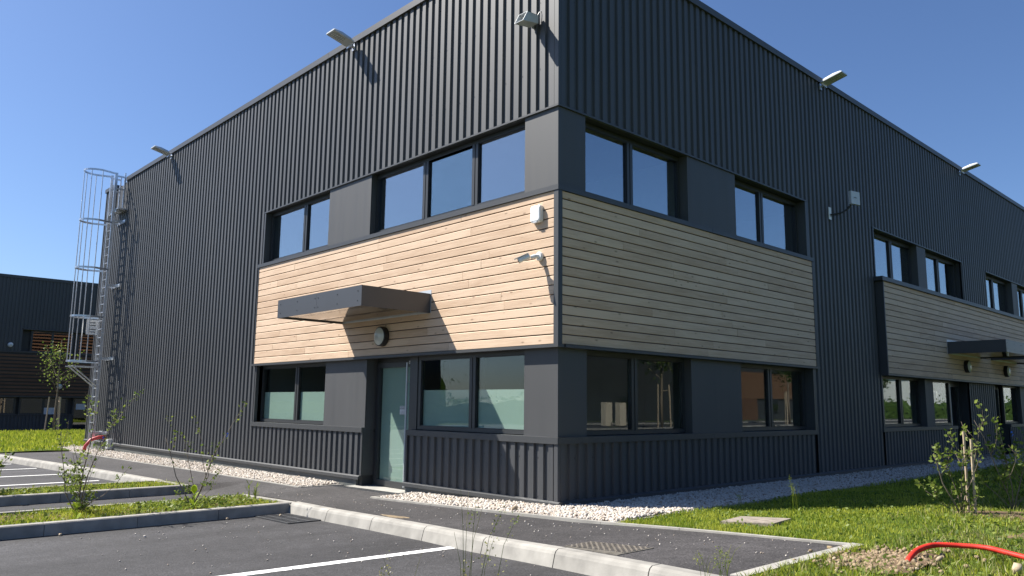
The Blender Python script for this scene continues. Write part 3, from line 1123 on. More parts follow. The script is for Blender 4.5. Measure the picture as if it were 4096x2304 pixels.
# desks-like cabinets in the rooms
for (x, y, z) in ((-3.2, 2.2, -1.24), (-2.4, 5.6, -1.24), (-2.6, 11.6, -1.24)):
    P(MB().box(x, x + .9, y, y + .5, z, z + .75), 'cabinet', M['room'])

# screws on the cladding
def screws():
    mb = MB()
    def one(F, u, z, d=-0.028, r=.015):
        c = [(u + r * math.cos(t), z + r * math.sin(t)) for t in [i * math.pi / 3 for i in range(6)]]
        vs = [W3(F, a, d, b) for a, b in c] + [W3(F, a, d + .011, b) for a, b in c]
        mb.add(vs, [(6, 7, 8, 9, 10, 11)] + [(i, (i + 1) % 6, 6 + (i + 1) % 6, 6 + i) for i in range(6)])
    for F, ph, ue in (('L', LP, 20.3), ('R', RP, 20)):
        k = 0
        while True:
            u = ph + k * PITCH + .105
            if u > ue:
                break
            if k % 2 == 0:
                for z in (5.90, 4.895):
                    one(F, u, z)
                if (F == 'L' and u > 8.8) or (F == 'R' and 7.3 < u < 10.3):
                    for z in (3.85, 2.8, 1.75, .7, -.35):
                        one(F, u, z)
                elif not (F == 'L' and 3.2 < u < 4.6):
                    one(F, u, -.49)
                one(F, u, -.985) if not (F == 'L' and 3.2 < u < 4.6) else None
            k += 1
    return mb
P(screws(), 'cladding_screws', M['black'], kind='stuff')

# canopies (part of the building)
def canopy(F, u0, u1, z0, z1, depth, wall_d):
    c = MB()
    t = .012
    # front fascia in two sheets, side fascias, soffit, top tray
    um = u0 + (u1 - u0) * 0.5
    root = MB().fb(F, u0 + t, u1 - t, wall_d, depth - t, z0 + .14, z0 + .20).build('canopy', M['canopy'])
    keep(root, WH)
    Sub(MB().fb(F, u0, um - .002, depth - t, depth, z0, z1), 'fascia_panel', M['canopy'], root)
    Sub(MB().fb(F, um + .002, u1, depth - t, depth, z0, z1), 'fascia_panel', M['canopy'], root)
    Sub(MB().fb(F, u0, u0 + t, wall_d, depth - t - .001, z0 - .001, z1 - .001), 'fascia_panel', M['canopy'], root)
    Sub(MB().fb(F, u1 - t, u1, wall_d, depth - t - .001, z0 - .001, z1 - .001), 'fascia_panel', M['canopy'], root)
    Sub(MB().fb(F, u0 + t + .001, u1 - t - .001, wall_d, depth - t - .001, z0 + .02, z0 + .03), 'soffit', M['soffit'], root)
    Sub(MB().fb(F, u0 - .012, u1 + .0, wall_d - .001, wall_d + .006, z0 + .0, z1 + .06), 'wall_plate', M['alu'], root)
    rv = MB()
    for uu in (u0 + .1, u0 + (u1 - u0) * .26, um - .05, um + .05, u0 + (u1 - u0) * .74, u1 - .1):
        for zz in (z0 + .08, z1 - .08):
            rv.tube([W3(F, uu, depth - .002, zz), W3(F, uu, depth + .005, zz)], .009, 6)
    Sub(rv, 'rivets', M['black'], root, kind='stuff')
canopy('L', 2.70, 5.30, 1.60, 1.905, 1.30, 0.035)
canopy('R', 14.30, 16.90, 1.60, 1.905, 1.45, 0.135)
canopy('R', 17.80, 20.40, 1.60, 1.905, 1.45, 0.135)

# ------------------------------------------------------------------ things on the walls
def frameF(F, u, d, z):
    """local frame: x along facade to the viewer's right, y out of wall, z up -> matrix"""
    if F == 'L':
        return Vector((-u, -d, z)), 0.0                       # local -Y is outwards
    return Vector((d, u, z)), math.pi / 2
# LED floodlight modelled facing -Y locally
def make_flood():
    r = empty('floodlight', (0, 0, 0), 'x', 'floodlight')
    prof = [(-.10, .0), (-.12, .045), (-.18, .075), (-.40, .085), (-.58, .06), (-.62, .03), (-.62, .0)]
    tilt = R(13)
    def T(y, z):
        return (y * math.cos(tilt) , z - y * math.sin(tilt))
    mb = MB()
    W2 = .165
    n = len(prof)
    vs = []
    for sx, k in ((-W2, 0.0), (-W2 * .8, 1.0), (W2 * .8, 1.0), (W2, 0.0)):
        for (y, z) in prof:
            zz = z if k else z * .45
            a, b = T(y, zz)
            vs.append((sx, a, b))
    fs = []
    for i in range(3):
        for j in range(n - 1):
            fs.append((i * n + j, (i + 1) * n + j, (i + 1) * n + j + 1, i * n + j + 1))
    fs.append(tuple(range(n))[::-1]); fs.append(tuple(range(3 * n, 4 * n)))
    fs.append((0, n - 1, 4 * n - 1, 3 * n))
    mb.add(vs, fs)
    mb.build('housing', M['alu'], r)
    l = MB()
    a0, b0 = T(-.29, -.006); a1, b1 = T(-.585, -.006)
    l.add([(-.095, a0, b0), (.095, a0, b0), (.095, a1, b1), (-.095, a1, b1),
           (-.095, a0, b0 + .01), (.095, a0, b0 + .01), (.095, a1, b1 + .01), (-.095, a1, b1 + .01)],
          [(0, 1, 2, 3), (0, 4, 5, 1), (1, 5, 6, 2), (2, 6, 7, 3), (3, 7, 4, 0)])
    ln = l.build('lens', M['lens'], r)
    led = MB()
    for yy in (-.32, -.37, -.42, -.47, -.52, -.56):
        for xx in (-.06, -.03, .03, .06):
            a, b = T(yy, -.0075)
            led.box(xx - .009, xx + .009, a - .009, a + .009, b - .003, b)
    led.build('led_array', M['white'], ln, kind='stuff')
    br = MB()
    br.box(-.12, .12, -.125, -.095, -.035, -.012)
    br.tube([(0, -.005, -.02), (0, -.11, .015)], .03, 8)
    br.box(-.05, .05, -.03, -.001, -.09, .06)
    br.tube([(-.13, -.10, .02), (.13, -.10, .02)], .016, 6)
    br.build('bracket', M['galv'], r)
    cb = MB()
    cb.tube([(.04, -.08, -.02), (.06, -.05, -.09), (.03, -.01, -.11), (.0, .0, -.06)], .006, 5)
    cb.build('cable', M['black'], r)
    return r
fl = make_flood()
FG = 'floodlights along the roof edge'
loc, rz = frameF('L', 5.36, 0.0, 6.93)
fl.scale = (.88, .88, .88); fl.location = loc; fl['label'] = 'grey floodlight on the sunlit roof edge above the door'; fl['group'] = FG
loc, rz = frameF('L', 14.75, 0.0, 6.93)
copy_thing(fl, loc, rz, 'grey floodlight on the sunlit roof edge near the caged ladder', FG)
loc, rz = frameF('R', 8.05, 0.0, 6.93)
copy_thing(fl, loc, rz, 'grey floodlight on the shaded roof edge, nearer the corner', FG)
loc, rz = frameF('R', 16.75, 0.0, 6.93)
copy_thing(fl, loc, rz, 'grey floodlight on the shaded roof edge, far from the corner', FG)

# wedge shaped lamp near the corner (placed on left facade, x=-0.45)
def wedge():
    r = empty('wedge_lamp', (-0.44, -0.005, 5.62), 'grey open box spotlight on ribs just left of the building corner', 'lamp')
    r.scale = (.85, .85, .85)
    w, h, d = .105, .13, .36
    t = .006
    # open hood pointing outwards (-Y) and slightly down, cut on the slant
    mb = MB()
    # left & right cheeks
    for sx in (-1, 1):
        x0, x1 = sorted((sx * w, sx * (w - t)))
        vs = []
        for x in (x0, x1):
            vs += [(x, -.05, .07), (x, -.05, -.07), (x, -.40, -.13), (x, -.30, .06)]
        mb.add(vs, [(0, 1, 2, 3), (4, 7, 6, 5), (0, 4, 5, 1), (1, 5, 6, 2), (2, 6, 7, 3), (3, 7, 4, 0)])
    # bottom, top, back
    for (ya, za, yb, zb) in ((-.05, -.07, -.40, -.13), (-.05, .07, -.30, .06)):
        vs = [(-w, ya, za), (w, ya, za), (w, yb, zb), (-w, yb, zb), (-w, ya, za - t), (w, ya, za - t), (w, yb, zb - t), (-w, yb, zb - t)]
        mb.add(vs, [(0, 1, 2, 3), (4, 7, 6, 5), (0, 4, 5, 1), (1, 5, 6, 2), (2, 6, 7, 3), (3, 7, 4, 0)])
    mb.box(-w, w, -.052, -.044, -.071, .071)
    mb.build('housing', M['alu'], r)
    MB().box(-.08, .08, -.10, -.06, -.05, .05).build('lens', M['lens'], r)
    b = MB()
    b.box(-.03, .03, -.045, 0, -.04, .04)
    b.box(-.06, -.04, -.045, 0, -.10, -.02)
    b.build('bracket', M['galv'], r)
    MB().tube([(.06, -.04, .06), (.10, -.02, .14), (.12, .01, .17)], .005, 5).build('cable', M['white'], r)
wedge()

# siren box
def siren():
    r = empty('alarm_siren', (-0.335, -0.04, 2.77), 'white rounded alarm siren box high on the sunlit timber by the corner', 'siren')
    pts = []
    w, h, rad = .096, .118, .034
    for cx, cz, a0 in ((w - rad, h - rad, 0), (-w + rad, h - rad, 90), (-w + rad, -h + rad, 180), (w - rad, -h + rad, 270)):
        for i in range(6):
            a = R(a0 + 18 * i)
            pts.append((cx + rad * math.cos(a), cz + rad * math.sin(a)))
    n = len(pts)
    vs = []
    for (s, y) in ((1, 0), (1, -.045), (.95, -.06), (.8, -.068)):
        vs += [(x * s, y, z * s) for x, z in pts]
    fs = [(k * n + i, k * n + (i + 1) % n, (k + 1) * n + (i + 1) % n, (k + 1) * n + i) for k in range(3) for i in range(n)]
    fs.append(tuple(range(3 * n, 4 * n)))
    MB().add(vs, fs).build('cover', M['white'], r, smooth=False)
    MB().box(-.035, .035, -.068, -.05, -.125, -.105).build('light_strip', M['offwhite'], r)
siren()
def cctv():
    r = empty('security_camera', (-0.29, -0.04, 2.18), 'white bullet security camera on round base, below the siren box', 'camera')
    MB().tube([(0, 0, 0), (0, -.03, 0), (0, -.045, 0)], [.062, .062, .05], 16).build('base', M['white'], r)
    MB().tube([(0, -.03, 0), (-.02, -.085, -.005), (-.05, -.13, -.02)], [.032, .03, .024], 10).build('joint', M['white'], r)
    c = Vector((-.11, -.21, -.045)); d = Vector((-.55, -.65, -.40)).normalized()
    b = MB()
    b.tube([c - d * .09, c + d * .075], [.034, .036], 12)
    bo = b.build('body', M['white'], r)
    sx = d.cross(Vector((0, 0, 1))).normalized(); uz = sx.cross(d)
    MB().obox(c + uz * .04 + d * .015, d, sx, uz, .105, .038, .004).build('sunshield', M['white'], r)
    MB().tube([c + d * .074, c + d * .078], [.03, .03], 12).build('lens', M['black'], bo)
cctv()
def bulkhead(first=None):
    r = empty('wall_lamp', (0, 0, 0), 'x', 'wall lamp')
    MB().tube([(0, 0, 0), (0, -.05, 0), (0, -.085, 0), (0, -.095, 0)], [.165, .165, .165, .15], 28).build('rim', M['black'], r)
    vs = [(0, -.125, 0)]
    n = 28
    fs = []
    for k, (rr, y) in enumerate(((.05, -.123), (.10, -.114), (.145, -.096))):
        for i in range(n):
            a = 2 * math.pi * i / n
            vs.append((rr * math.cos(a), y, rr * math.sin(a)))
    for i in range(n):
        fs.append((0, 1 + i, 1 + (i + 1) % n))
        for k in range(2):
            fs.append((1 + k * n + i, 1 + (k + 1) * n + i, 1 + (k + 1) * n + (i + 1) % n, 1 + k * n + (i + 1) % n))
    MB().add(vs, fs).build('diffuser', mat('lamp glass', (0.5, 0.52, 0.47), 0.12), r, smooth=True)
    return r
bl = bulkhead()
bl.location = (-3.97, -0.04, 1.30)
bl['label'] = 'round black rimmed wall lamp on timber under the sunlit door canopy'
bl['group'] = 'round wall lamps under canopies'
copy_thing(bl, (0.14, 15.6, 1.33), math.pi / 2, 'round dark wall lamp under the first canopy of the shaded side', 'round wall lamps under canopies')
copy_thing(bl, (0.14, 19.1, 1.33), math.pi / 2, 'round dark wall lamp under the farthest canopy of the shaded side', 'round wall lamps under canopies')

def antenna():
    r = empty('antenna_panel', (0.0, 8.2, 4.33), 'white square antenna panel on curved arm high on the shaded wall', 'antenna')
    m = MB().obox((.42, .27, .17), (.25, 1, 0), (0, 0, 1), (1, -.25, 0), .135, .135, .028)
    pa = m.build('panel', M['offwhite'], r)
    MB().obox((.453, .262, .17), (.25, 1, 0), (0, 0, 1), (1, -.25, 0), .035, .004, .001).build('logo_mark', M['black'], pa)
    MB().obox((.4525, .225, .172), (.25, 1, 0), (0, 0, 1), (1, -.25, 0), .010, .010, .001).build('logo_mark', M['black'], pa)
    MB().tube([(.02, 0, -.16), (.12, .05, -.15), (.22, .13, -.12), (.30, .20, -.05), (.36, .24, .03)], .018, 8).build('arm', M['black'], r)
    MB().obox((.012, 0, -.13), (0, 1, 0), (0, 0, 1), (1, 0, 0), .055, .13, .006).build('wall_plate', M['white'], r)
    MB().tube([(.30, .26, .03), (.24, .22, -.08), (.14, .10, -.17), (.02, .0, -.19)], .007, 5).build('cable', M['black'], r)
antenna()

# ------------------------------------------------------------------ caged ladder
def ladder():
    x0, x1, y = -19.04, -18.62, -0.30
    zb = -1.28
    r = empty('caged_ladder', (-18.83, -0.3, zb), 'tall galvanised roof access ladder with safety cage at the wall end', 'ladder')
    def K(mb, name, m=None, **p):
        o = mb.build(name, m or M['galv'], **p)
        keep(o, r)
        return o
    for x in (x0, x1):
        K(MB().box(x - .015, x + .015, y - .035, y + .035, zb + .02, 6.1), 'rail')
        K(MB().box(x - .02, x + .02, y - .04, y + .04, 5.4, 7.22), 'rail')
        K(MB().box(x - .02, x + .02, -.06, -.02, 6.1, 7.26), 'post')
        for z in (7.12, 6.72):
            K(MB().box(x - .012, x + .012, y + .042, -.062, z - .025, z + .025), 'side_bar')
    z = zb + .3
    while z < 6.1:
        K(MB().tube([(x0 + .015, y, z), (x1 - .015, y, z)], .016, 8), 'rung')
        z += .255
    for zz in (-.77, 1.45, 3.68, 5.69):
        for x in (x0, x1):
            mb = MB()
            mb.box(x - .035, x + .035, y + .036, .035, zz - .035, zz + .035)
            mb.box(x - .09, x + .25, -.015, .02, zz - .05, zz + .05)
            K(mb, 'wall_bracket')
    # platform
    K(MB().box(x0 - .1, x1 + .3, -.26, .02, 6.03, 6.07), 'platform')
    K(MB().box(x0 - .1, x1 + .1, -.24, -.2, 5.98, 6.06), 'platform_edge')
    # hoops
    cx = (x0 + x1) / 2
    def hoop_pts(z):
        pts = [(x1 + .03, y - .02, z)]
        for i in range(13):
            a = math.pi * i / 12
            pts.append((cx + .36 * math.cos(a), y - .42 - .44 * math.sin(a), z))
        pts.append((x0 - .03, y - .02, z))
        return pts
    for z in (1.34, 2.68, 4.15, 5.62, 7.18):
        pts = hoop_pts(z)
        mb = MB()
        for a, b in zip(pts[:-1], pts[1:]):
            a, b = Vector(a), Vector(b)
            d = (b - a).normalized(); s = Vector((-d.y, d.x, 0))
            mb.obox((a + b) / 2, d, s, (0, 0, 1), (b - a).length / 2 + .003, .006, .028)
        K(mb, 'hoop')
    for ang in (0, 42, 90, 138, 180):
        a = R(ang)
        px, py = cx + .345 * math.cos(a), y - .42 - .425 * math.sin(a)
        K(MB().box(px - .017, px + .017, py - .010, py + .010, 1.32, 7.2), 'cage_bar')
    # cage foot brace
    for x in (x0, x1):
        K(MB().tube([(x, y - .75, 1.2), (x, y - .04, .62)], .022, 6), 'brace')
        K(MB().box(x - .015, x + .015, y - .82, y, 1.17, 1.2), 'brace_arm')
    # sign on the cage side
    sg = K(MB().box(x1 - .16, x1 - .15, y - .42, y - .10, 2.15, 2.60), 'sign', M['white'])
    t = MB()
    for zz in (2.5, 2.42, 2.3, 2.22):
        t.box(x1 - .1495, x1 - .148, y - .36, y - .16, zz, zz + .02)
    Sub(t, 'printed_text', M['black'], sg)
    # roof handrail hook behind
    K(MB().tube([(-18.9, .05, 6.1), (-18.9, .05, 6.95), (-18.8, .1, 7.1), (-18.6, .3, 7.15)], .02, 6), 'handrail')
ladder()
tb = MB()
tb.tube([(-18.3, -.62, -1.34), (-18.3, -.58, -1.12), (-18.3, -.45, -.95), (-18.3, -.25, -.88), (-18.3, -.05, -.88)], .05, 10)
o = tb.build('conduit_stub', M['reddull'], smooth=True)
o['label'] = 'dull red plastic conduit bend rising from gravel beside the ladder foot'; o['category'] = 'pipe'
bx = MB().box(-18.0, -17.82, -.12, .03, -1.2, -.92)
bx.box(-18.01, -17.81, -.125, -.12, -1.19, -.93)
o = bx.build('junction_box', M['alu'])
o['label'] = 'small grey wall box just right of the ladder foot'; o['category'] = 'box'

# ------------------------------------------------------------------ drain covers and plates
def grate():
    r = empty('storm_drain', (-2.75, -2.28, g(-2.75) - .14), 'black iron storm drain grate in the asphalt at the kerb corner', 'drain')
    x0, x1, y0, y1 = -3.2, -2.26, -2.5, -2.06
    z = lambda x: g(x) - .14
    def bar(a, b, w, name, m=M['iron'], h=.012):
        a, b = Vector((*a, z(a[0]) + .002)), Vector((*b, z(b[0]) + .002))
        d = (b - a).normalized()
        keep(MB().obox((a + b) / 2 + Vector((0, 0, h / 2)), d, (-d.y, d.x, 0), (0, 0, 1), (b - a).length / 2, w / 2, h / 2).build(name, m), r)
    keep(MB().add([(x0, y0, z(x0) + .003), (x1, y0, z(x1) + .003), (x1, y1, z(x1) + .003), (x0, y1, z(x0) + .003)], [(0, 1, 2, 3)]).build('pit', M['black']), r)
    for yy in (y0, y1):
        bar((x0, yy), (x1, yy), .03, 'frame_bar')
    for xx in (x0, x1, (x0 + x1) / 2):
        bar((xx, y0), (xx, y1), .03, 'frame_bar')
    for yy in (y0 + .145, y0 + .29):
        bar((x0, yy), (x1, yy), .028, 'frame_bar')
    for i in range(19):
        xx = x0 + .05 + i * .0465
        bar((xx, y0), (xx, y1), .02, 'bar')
grate()
def channel():
    r = empty('channel_drain', (-4.0, -.24, g(-4)), 'narrow slotted channel drain in the path before the door', 'drain')
    a, b = Vector((-4.98, -.22)), Vector((-3.0, -.22))
    for s in (-.055, .055):
        vs = Vector((a.x, a.y + s, g(a.x) + .004)); ve = Vector((b.x, b.y + s, g(b.x) + .004))
        keep(MB().obox((vs + ve) / 2, ve - vs, (0, 1, 0), (0, 0, 1), (ve - vs).length / 2, .008, .006).build('frame_bar', M['iron']), r)
    for i in range(64):
        x = a.x + .02 + i * .0308
        keep(MB().box(x - .009, x + .009, a.y - .047, a.y + .047, g(x) - .004, g(x) + .006).build('slat', M['iron']), r)
    keep(MB().box(a.x, b.x, a.y - .05, a.y + .05, g(-4) - .03, g(-4) - .0).build('trough', M['black']), r)
channel()
mh = MB()
c = Vector((2.74, .04, g(2.74) + .045))
mh.obox(c - Vector((0, 0, .022)), (1, .12, .055), (-.12, 1, 0), (0, 0, 1), .27, .25, .02)
o = mh.build('manhole_cover', mat('aged concrete', (.24, .205, .17), .95, noise=(12, .3), bump=(80, .8, .006)))
o['label'] = 'square concrete access cover set flush in the sunny lawn'; o['category'] = 'manhole cover'
def chequer():
    r = empty('access_plate', (2.6, -2.2, g(2.6)), 'worn metal chequer plate cover in the path against the kerb', 'cover')
    cx, cy = 2.60, -2.16
    hx, hy = .34, .21
    def zz(x): return g(x) + .006
    keep(MB().add([(cx - hx, cy - hy + .06, zz(cx - hx)), (cx + hx, cy - hy - .06, zz(cx + hx)), (cx + hx, cy + hy, zz(cx + hx)), (cx - hx, cy + hy, zz(cx - hx)),
                   (cx - hx, cy - hy + .06, zz(cx - hx) - .03), (cx + hx, cy - hy - .06, zz(cx + hx) - .03), (cx + hx, cy + hy, zz(cx + hx) - .03), (cx - hx, cy + hy, zz(cx - hx) - .03)],
                  [(0, 1, 2, 3), (0, 4, 5, 1), (1, 5, 6, 2), (2, 6, 7, 3), (3, 7, 4, 0)]).build('plate', M['plate']), r)
    mb = MB()
    for i in range(22):
        for j in range(11):
            x = cx - hx + .02 + i * .030; y = cy - hy + .075 + j * .031
            a = R(45 if (i + j) % 2 else -45)
            mb.obox((x, y, zz(x) + .003), (math.cos(a), math.sin(a), 0), (-math.sin(a), math.cos(a), 0), (0, 0, 1), .012, .0035, .003)
    keep(mb.build('raised_tread', mat('worn tread metal', (.34, .30, .25), .45, .4, noise=(18, .25)), kind='stuff'), r)
chequer()

# ------------------------------------------------------------------ loose stones, gravel
ICO = None
def ico():
    bm = bmesh.new()
    bmesh.ops.create_icosphere(bm, subdivisions=1, radius=1)
    V = np.array([v.co[:] for v in bm.verts]); F = np.array([[v.index for v in f.verts] for f in bm.faces])
    bm.free()
    return V, F
IV, IF = ico()
def stones(name, pts, size, m, flat=0.65, **props):
    n = len(pts)
    s = size * rng.uniform(.6, 1.35, (n, 1, 1)) * np.stack([rng.uniform(.75, 1.25, n), rng.uniform(.7, 1.1, n), rng.uniform(flat - .15, flat + .2, n)], 1)[:, None, :]
    jit = rng.uniform(.68, 1.25, (n, len(IV), 1))
    V = IV[None] * jit * s
    # random rotation
    q = rng.normal(size=(n, 4)); q[:, 1:3] *= .5; q /= np.linalg.norm(q, axis=1)[:, None]
    w, x, y, z = q.T
    Rm = np.stack([1 - 2 * (y * y + z * z), 2 * (x * y - z * w), 2 * (x * z + y * w), 2 * (x * y + z * w), 1 - 2 * (x * x + z * z), 2 * (y * z - x * w),
                   2 * (x * z - y * w), 2 * (y * z + x * w), 1 - 2 * (x * x + y * y)], 1).reshape(n, 3, 3)
    V = np.einsum('nij,nkj->nki', Rm, V) + pts[:, None, :]
    F = IF[None] + (np.arange(n) * len(IV))[:, None, None]
    return npmesh(name, V.reshape(-1, 3), F.reshape(-1, 3), m, **props)
gv = np.vectorize(g)
def scatter(x0, x1, y0, y1, n, off=0.0):
    x = rng.uniform(x0, x1, n); y = rng.uniform(y0, y1, n)
    return np.stack([x, y, np.interp(x, GX, GZ) + off + rng.uniform(-.012, .016, n)], 1)
def inL(p, lo):
    return p[p[:, 1] > lo(p[:, 0])]
gl_ = np.concatenate([inL(scatter(-9, -5.12, -.9, -.05, 6500), lambda x: np.interp(x, [-9, -6.6, -5.1], [-.86, -.80, -.78])),
                      inL(scatter(-22, -9, -.95, -.05, 10500), lambda x: np.interp(x, [-18, -12.4, -9], [-.90, -.89, -.87])),
                      scatter(-22, -20.7, -.05, 5, 2500)])
# heap the stones slightly against the wall
gl_[:, 2] += np.clip((gl_[:, 1] + .9), 0, 1) * .02
stones('gravel', gl_, .021, M['stonewhite'], kind='stuff', label='white gravel strip along the sunlit wall left of the door')
gr_ = np.concatenate([scatter(-2.95, 1.45, -.68, -.03, 7800), scatter(-.02, 1.46, -.03, 7, 19000), scatter(-.02, 1.46, 7, 30, 16000)])
gr_ = gr_[gr_[:, 1] > np.interp(gr_[:, 0], [-3, -.2, 1.4], [-.76, -.66, -.66])]
edge = gr_[:, 0] < -2.3
gr_[:, 2] += np.clip(gr_[:, 0] + 3, 0, 3) * .004 + np.where(gr_[:, 1] < .3, np.clip(gr_[:, 1] + .7, 0, .7) * .03, .0)
stones('gravel', gr_, .021, M['stonewhite'], kind='stuff', label='white gravel strip round the building corner, mostly in shade')
# pebbles strewn on the path and in the car park
pp = np.stack([rng.uniform(-4.5, 4.0, 150), rng.uniform(-1.9, -.9, 150), np.zeros(150)], 1)
pp[:, 2] = np.interp(pp[:, 0], GX, GZ) + .004
pc = np.stack([rng.uniform(-3.0, 2.5, 110), rng.uniform(-5, -2.4, 110), np.zeros(110)], 1)
pc[:, 2] = np.interp(pc[:, 0], GX, GZ) - .134
stones('loose_pebbles', np.concatenate([pp, pc]), .008, M['stonewhite'], kind='stuff', label='pale grit scattered over footpath and car park')
def stone(x, y, off, r, m, label, cat='stone'):
    o = stones('stone', np.array([[x, y, g(x) + off + r * .4]]), r, m)
    o['label'] = label; o['category'] = cat
stone(-.14, -.62, .03, .045, M['stonebrown'], 'tan fist-sized stone on the gravel left of the corner')
stone(-1.62, -.42, .02, .035, M['stonebrown'], 'tan stone on the gravel against the wall, door side of the corner')
stone(-2.98, -2.25, -.13, .02, M['stonebrown'], 'tan pebble lying on the storm drain grate')
stone(-3.16, -2.9, -.14, .025, M['stonebrown'], 'tan pebble on asphalt beside the shaded island kerb')
stone(-3.14, -4.85, -.14, .022, M['stonebrown'], 'pale pebble at the foot of the island kerb, far left')
stone(-2.35, -4.2, -.13, .02, M['stonewhite'], 'small pale pebble alone on the open asphalt at left')
stone(4.60, -.36, .0, .042, mat('dark stone', (.08, .08, .08), .8, noise=(20, .3)), 'dark stone in the grass behind the red hose')
stone(4.94, -1.38, .04, .05, M['stonebrown'], 'tan stone in the grass below the red hose')
stone(5.42, -1.40, .04, .06, M['stonebrown'], 'tan stone in the grass at the lower right corner')
# dirt patch with many small brown stones by the hose
pd = np.stack([rng.normal(4.58, .17, 420), rng.normal(-1.48, .27, 420)], 1)
pd = np.column_stack([pd, np.interp(pd[:, 0], GX, GZ) + .03])
stones('rubble', pd, .019, M['rubble'], kind='stuff', label='brown rubble in bare soil beside the path end')
def blob(name, cx, cy, rx, ry, off, m, n=20, h=.02, **pr):
    vs = [(cx, cy, g(cx) + off + h)]
    for k, (s, hh) in enumerate(((.55, h * .7), (1, 0))):
        for i in range(n):
            a = 2 * math.pi * i / n
            q = s * (1 + .18 * math.sin(3 * a + cx) + .1 * math.sin(7 * a))
            x = cx + rx * q * math.cos(a); y = cy + ry * q * math.sin(a)
            vs.append((x, y, g(x) + off + hh))
    fs = [(0, 1 + i, 1 + (i + 1) % n) for i in range(n)] + [(1 + i, 1 + n + i, 1 + n + (i + 1) % n, 1 + (i + 1) % n) for i in range(n)]
    MB().add(vs, fs).build(name, m, smooth=True, **pr)
blob('bare_soil', 4.60, -1.48, .34, .50, .022, M['soil'], kind='structure')
blob('bare_soil', 4.30, 1.95, .45, .5, .022, M['soil'], kind='structure')
blob('bare_soil', 4.95, .5, .45, .6, .012, M['soil'], h=.012, kind='structure')
blob('mud_patch', -.92, -1.84, .27, .07, .001, mat('sandy mud', (.20, .15, .09), .95, noise=(20, .3), bump=(60, .6, .006)), h=.006, kind='structure')

# ------------------------------------------------------------------ red hose
def hose():
    pts = [(4.77, -1.50, .0), (4.75, -1.38, .045), (4.745, -1.20, .08), (4.79, -1.02, .10), (4.92, -.92, .10), (5.10, -.89, .10),
           (5.25, -.96, .09), (5.40, -1.02, .075), (5.6, -1.15, .05), (5.9, -1.3, .03), (6.4, -1.35, .02)]
    P0 = [Vector((x, y, g(x) + z * .85 + .012)) for x, y, z in pts]
    # catmull-rom
    fine = []
    for i in range(len(P0) - 1):
        p0, p1, p2, p3 = P0[max(i - 1, 0)], P0[i], P0[i + 1], P0[min(i + 2, len(P0) - 1)]
        for k in range(22):
            t = k / 22
            fine.append(.5 * ((2 * p1) + (p2 - p0) * t + (2 * p0 - 5 * p1 + 4 * p2 - p3) * t * t + (3 * p1 - p0 - 3 * p2 + p3) * t ** 3))
    fine.append(P0[-1])
    rad = [.0180 + (.0026 if i % 2 else -.0020) for i in range(len(fine))]
    r = empty('red_hose', fine[0], 'bright red corrugated conduit arching through the grass at lower right', 'hose')
    keep(MB().tube(fine, rad, 12).build('tube', M['red'], smooth=True), r)
    d = (fine[4] - fine[0]).normalized()
    keep(MB().tube([fine[0] - d * .03, fine[0] + d * .02], [.027, .024], 12).build('end_cap', mat('pale red plastic', (.6, .10, .09), .35)), r)
hose()

# ------------------------------------------------------------------ grass
def blades(name, P0, h, w, m, lean=.45, **pr):
    n = len(P0)
    hh = h * rng.uniform(.5, 1.35, n)
    a = rng.uniform(0, 2 * np.pi, n); b = rng.uniform(0, 2 * np.pi, n)
    ld = lean * rng.uniform(.2, 1.3, n) * hh
    wx, wy = np.cos(a) * w / 2, np.sin(a) * w / 2
    lx, ly = np.cos(b) * ld, np.sin(b) * ld
    x, y, z = P0.T
    V = np.stack([np.stack([x - wx, y - wy, z], 1), np.stack([x + wx, y + wy, z], 1),
                  np.stack([x + wx * .8 + lx * .35, y + wy * .8 + ly * .35, z + hh * .6], 1), np.stack([x - wx * .8 + lx * .35, y - wy * .8 + ly * .35, z + hh * .6], 1),
                  np.stack([x + lx, y + ly, z + hh], 1)], 1)
    base = (np.arange(n) * 5)[:, None]
    F = np.concatenate([base + np.array([0, 1, 2]), base + np.array([0, 2, 3]), base + np.array([3, 2, 4])], 0)
    return npmesh(name, V.reshape(-1, 3), F, m, **pr)
def lawnz(x, y):
    return np.interp(x, GX, GZ) + .02 + .02 * np.sin(1.7 * x + .6) * np.sin(1.3 * y) + .012 * np.sin(4.1 * x + 2.2 * y) - .01
def pts_lawn(x0, x1, y0, y1, n):
    x = rng.uniform(x0, x1, n); y = rng.uniform(y0, y1, n)
    return np.stack([x, y, lawnz(x, y)], 1)
def bald(p, keepf=.15):
    k = np.ones(len(p), bool)
    for cx, cy, rx, ry in ((4.6, -1.48, .3, .42), (4.3, 1.95, .35, .4), (4.95, .5, .35, .45), (2.74, .04, .27, .25)):
        ins = ((p[:, 0] - cx) / rx) ** 2 + ((p[:, 1] - cy) / ry) ** 2 < 1
        k &= ~(ins & (rng.random(len(p)) > (0 if cx == 2.74 else keepf)))
    return p[k]
near = bald(np.concatenate([pts_lawn(1.54, 7.5, -.76, 5.5, 62000), pts_lawn(4.26, 8.0, -4.5, -.76, 30000)]))
blades('lawn_grass', near, .036, .0075, M['grass'], kind='stuff', label='short green lawn grass between path end and shaded wall')
far_ = pts_lawn(1.54, 11, 5.5, 22, 42000)
blades('lawn_grass', far_, .055, .014, M['grass'], kind='stuff', label='lawn grass farther along the shaded wall')
tuft = bald(np.concatenate([pts_lawn(4.27, 6.8, -3.6, .6, 4200), pts_lawn(3.6, 7.5, .6, 5, 2500)]), .6)
blades('lawn_grass', tuft, .07, .008, M['grassdry'], .6, kind='stuff', label='longer straw-green grass round the hose and shrubs')
lp = np.stack([rng.uniform(-36, -18.75, 26000), rng.uniform(-2.55, 9, 26000)], 1)
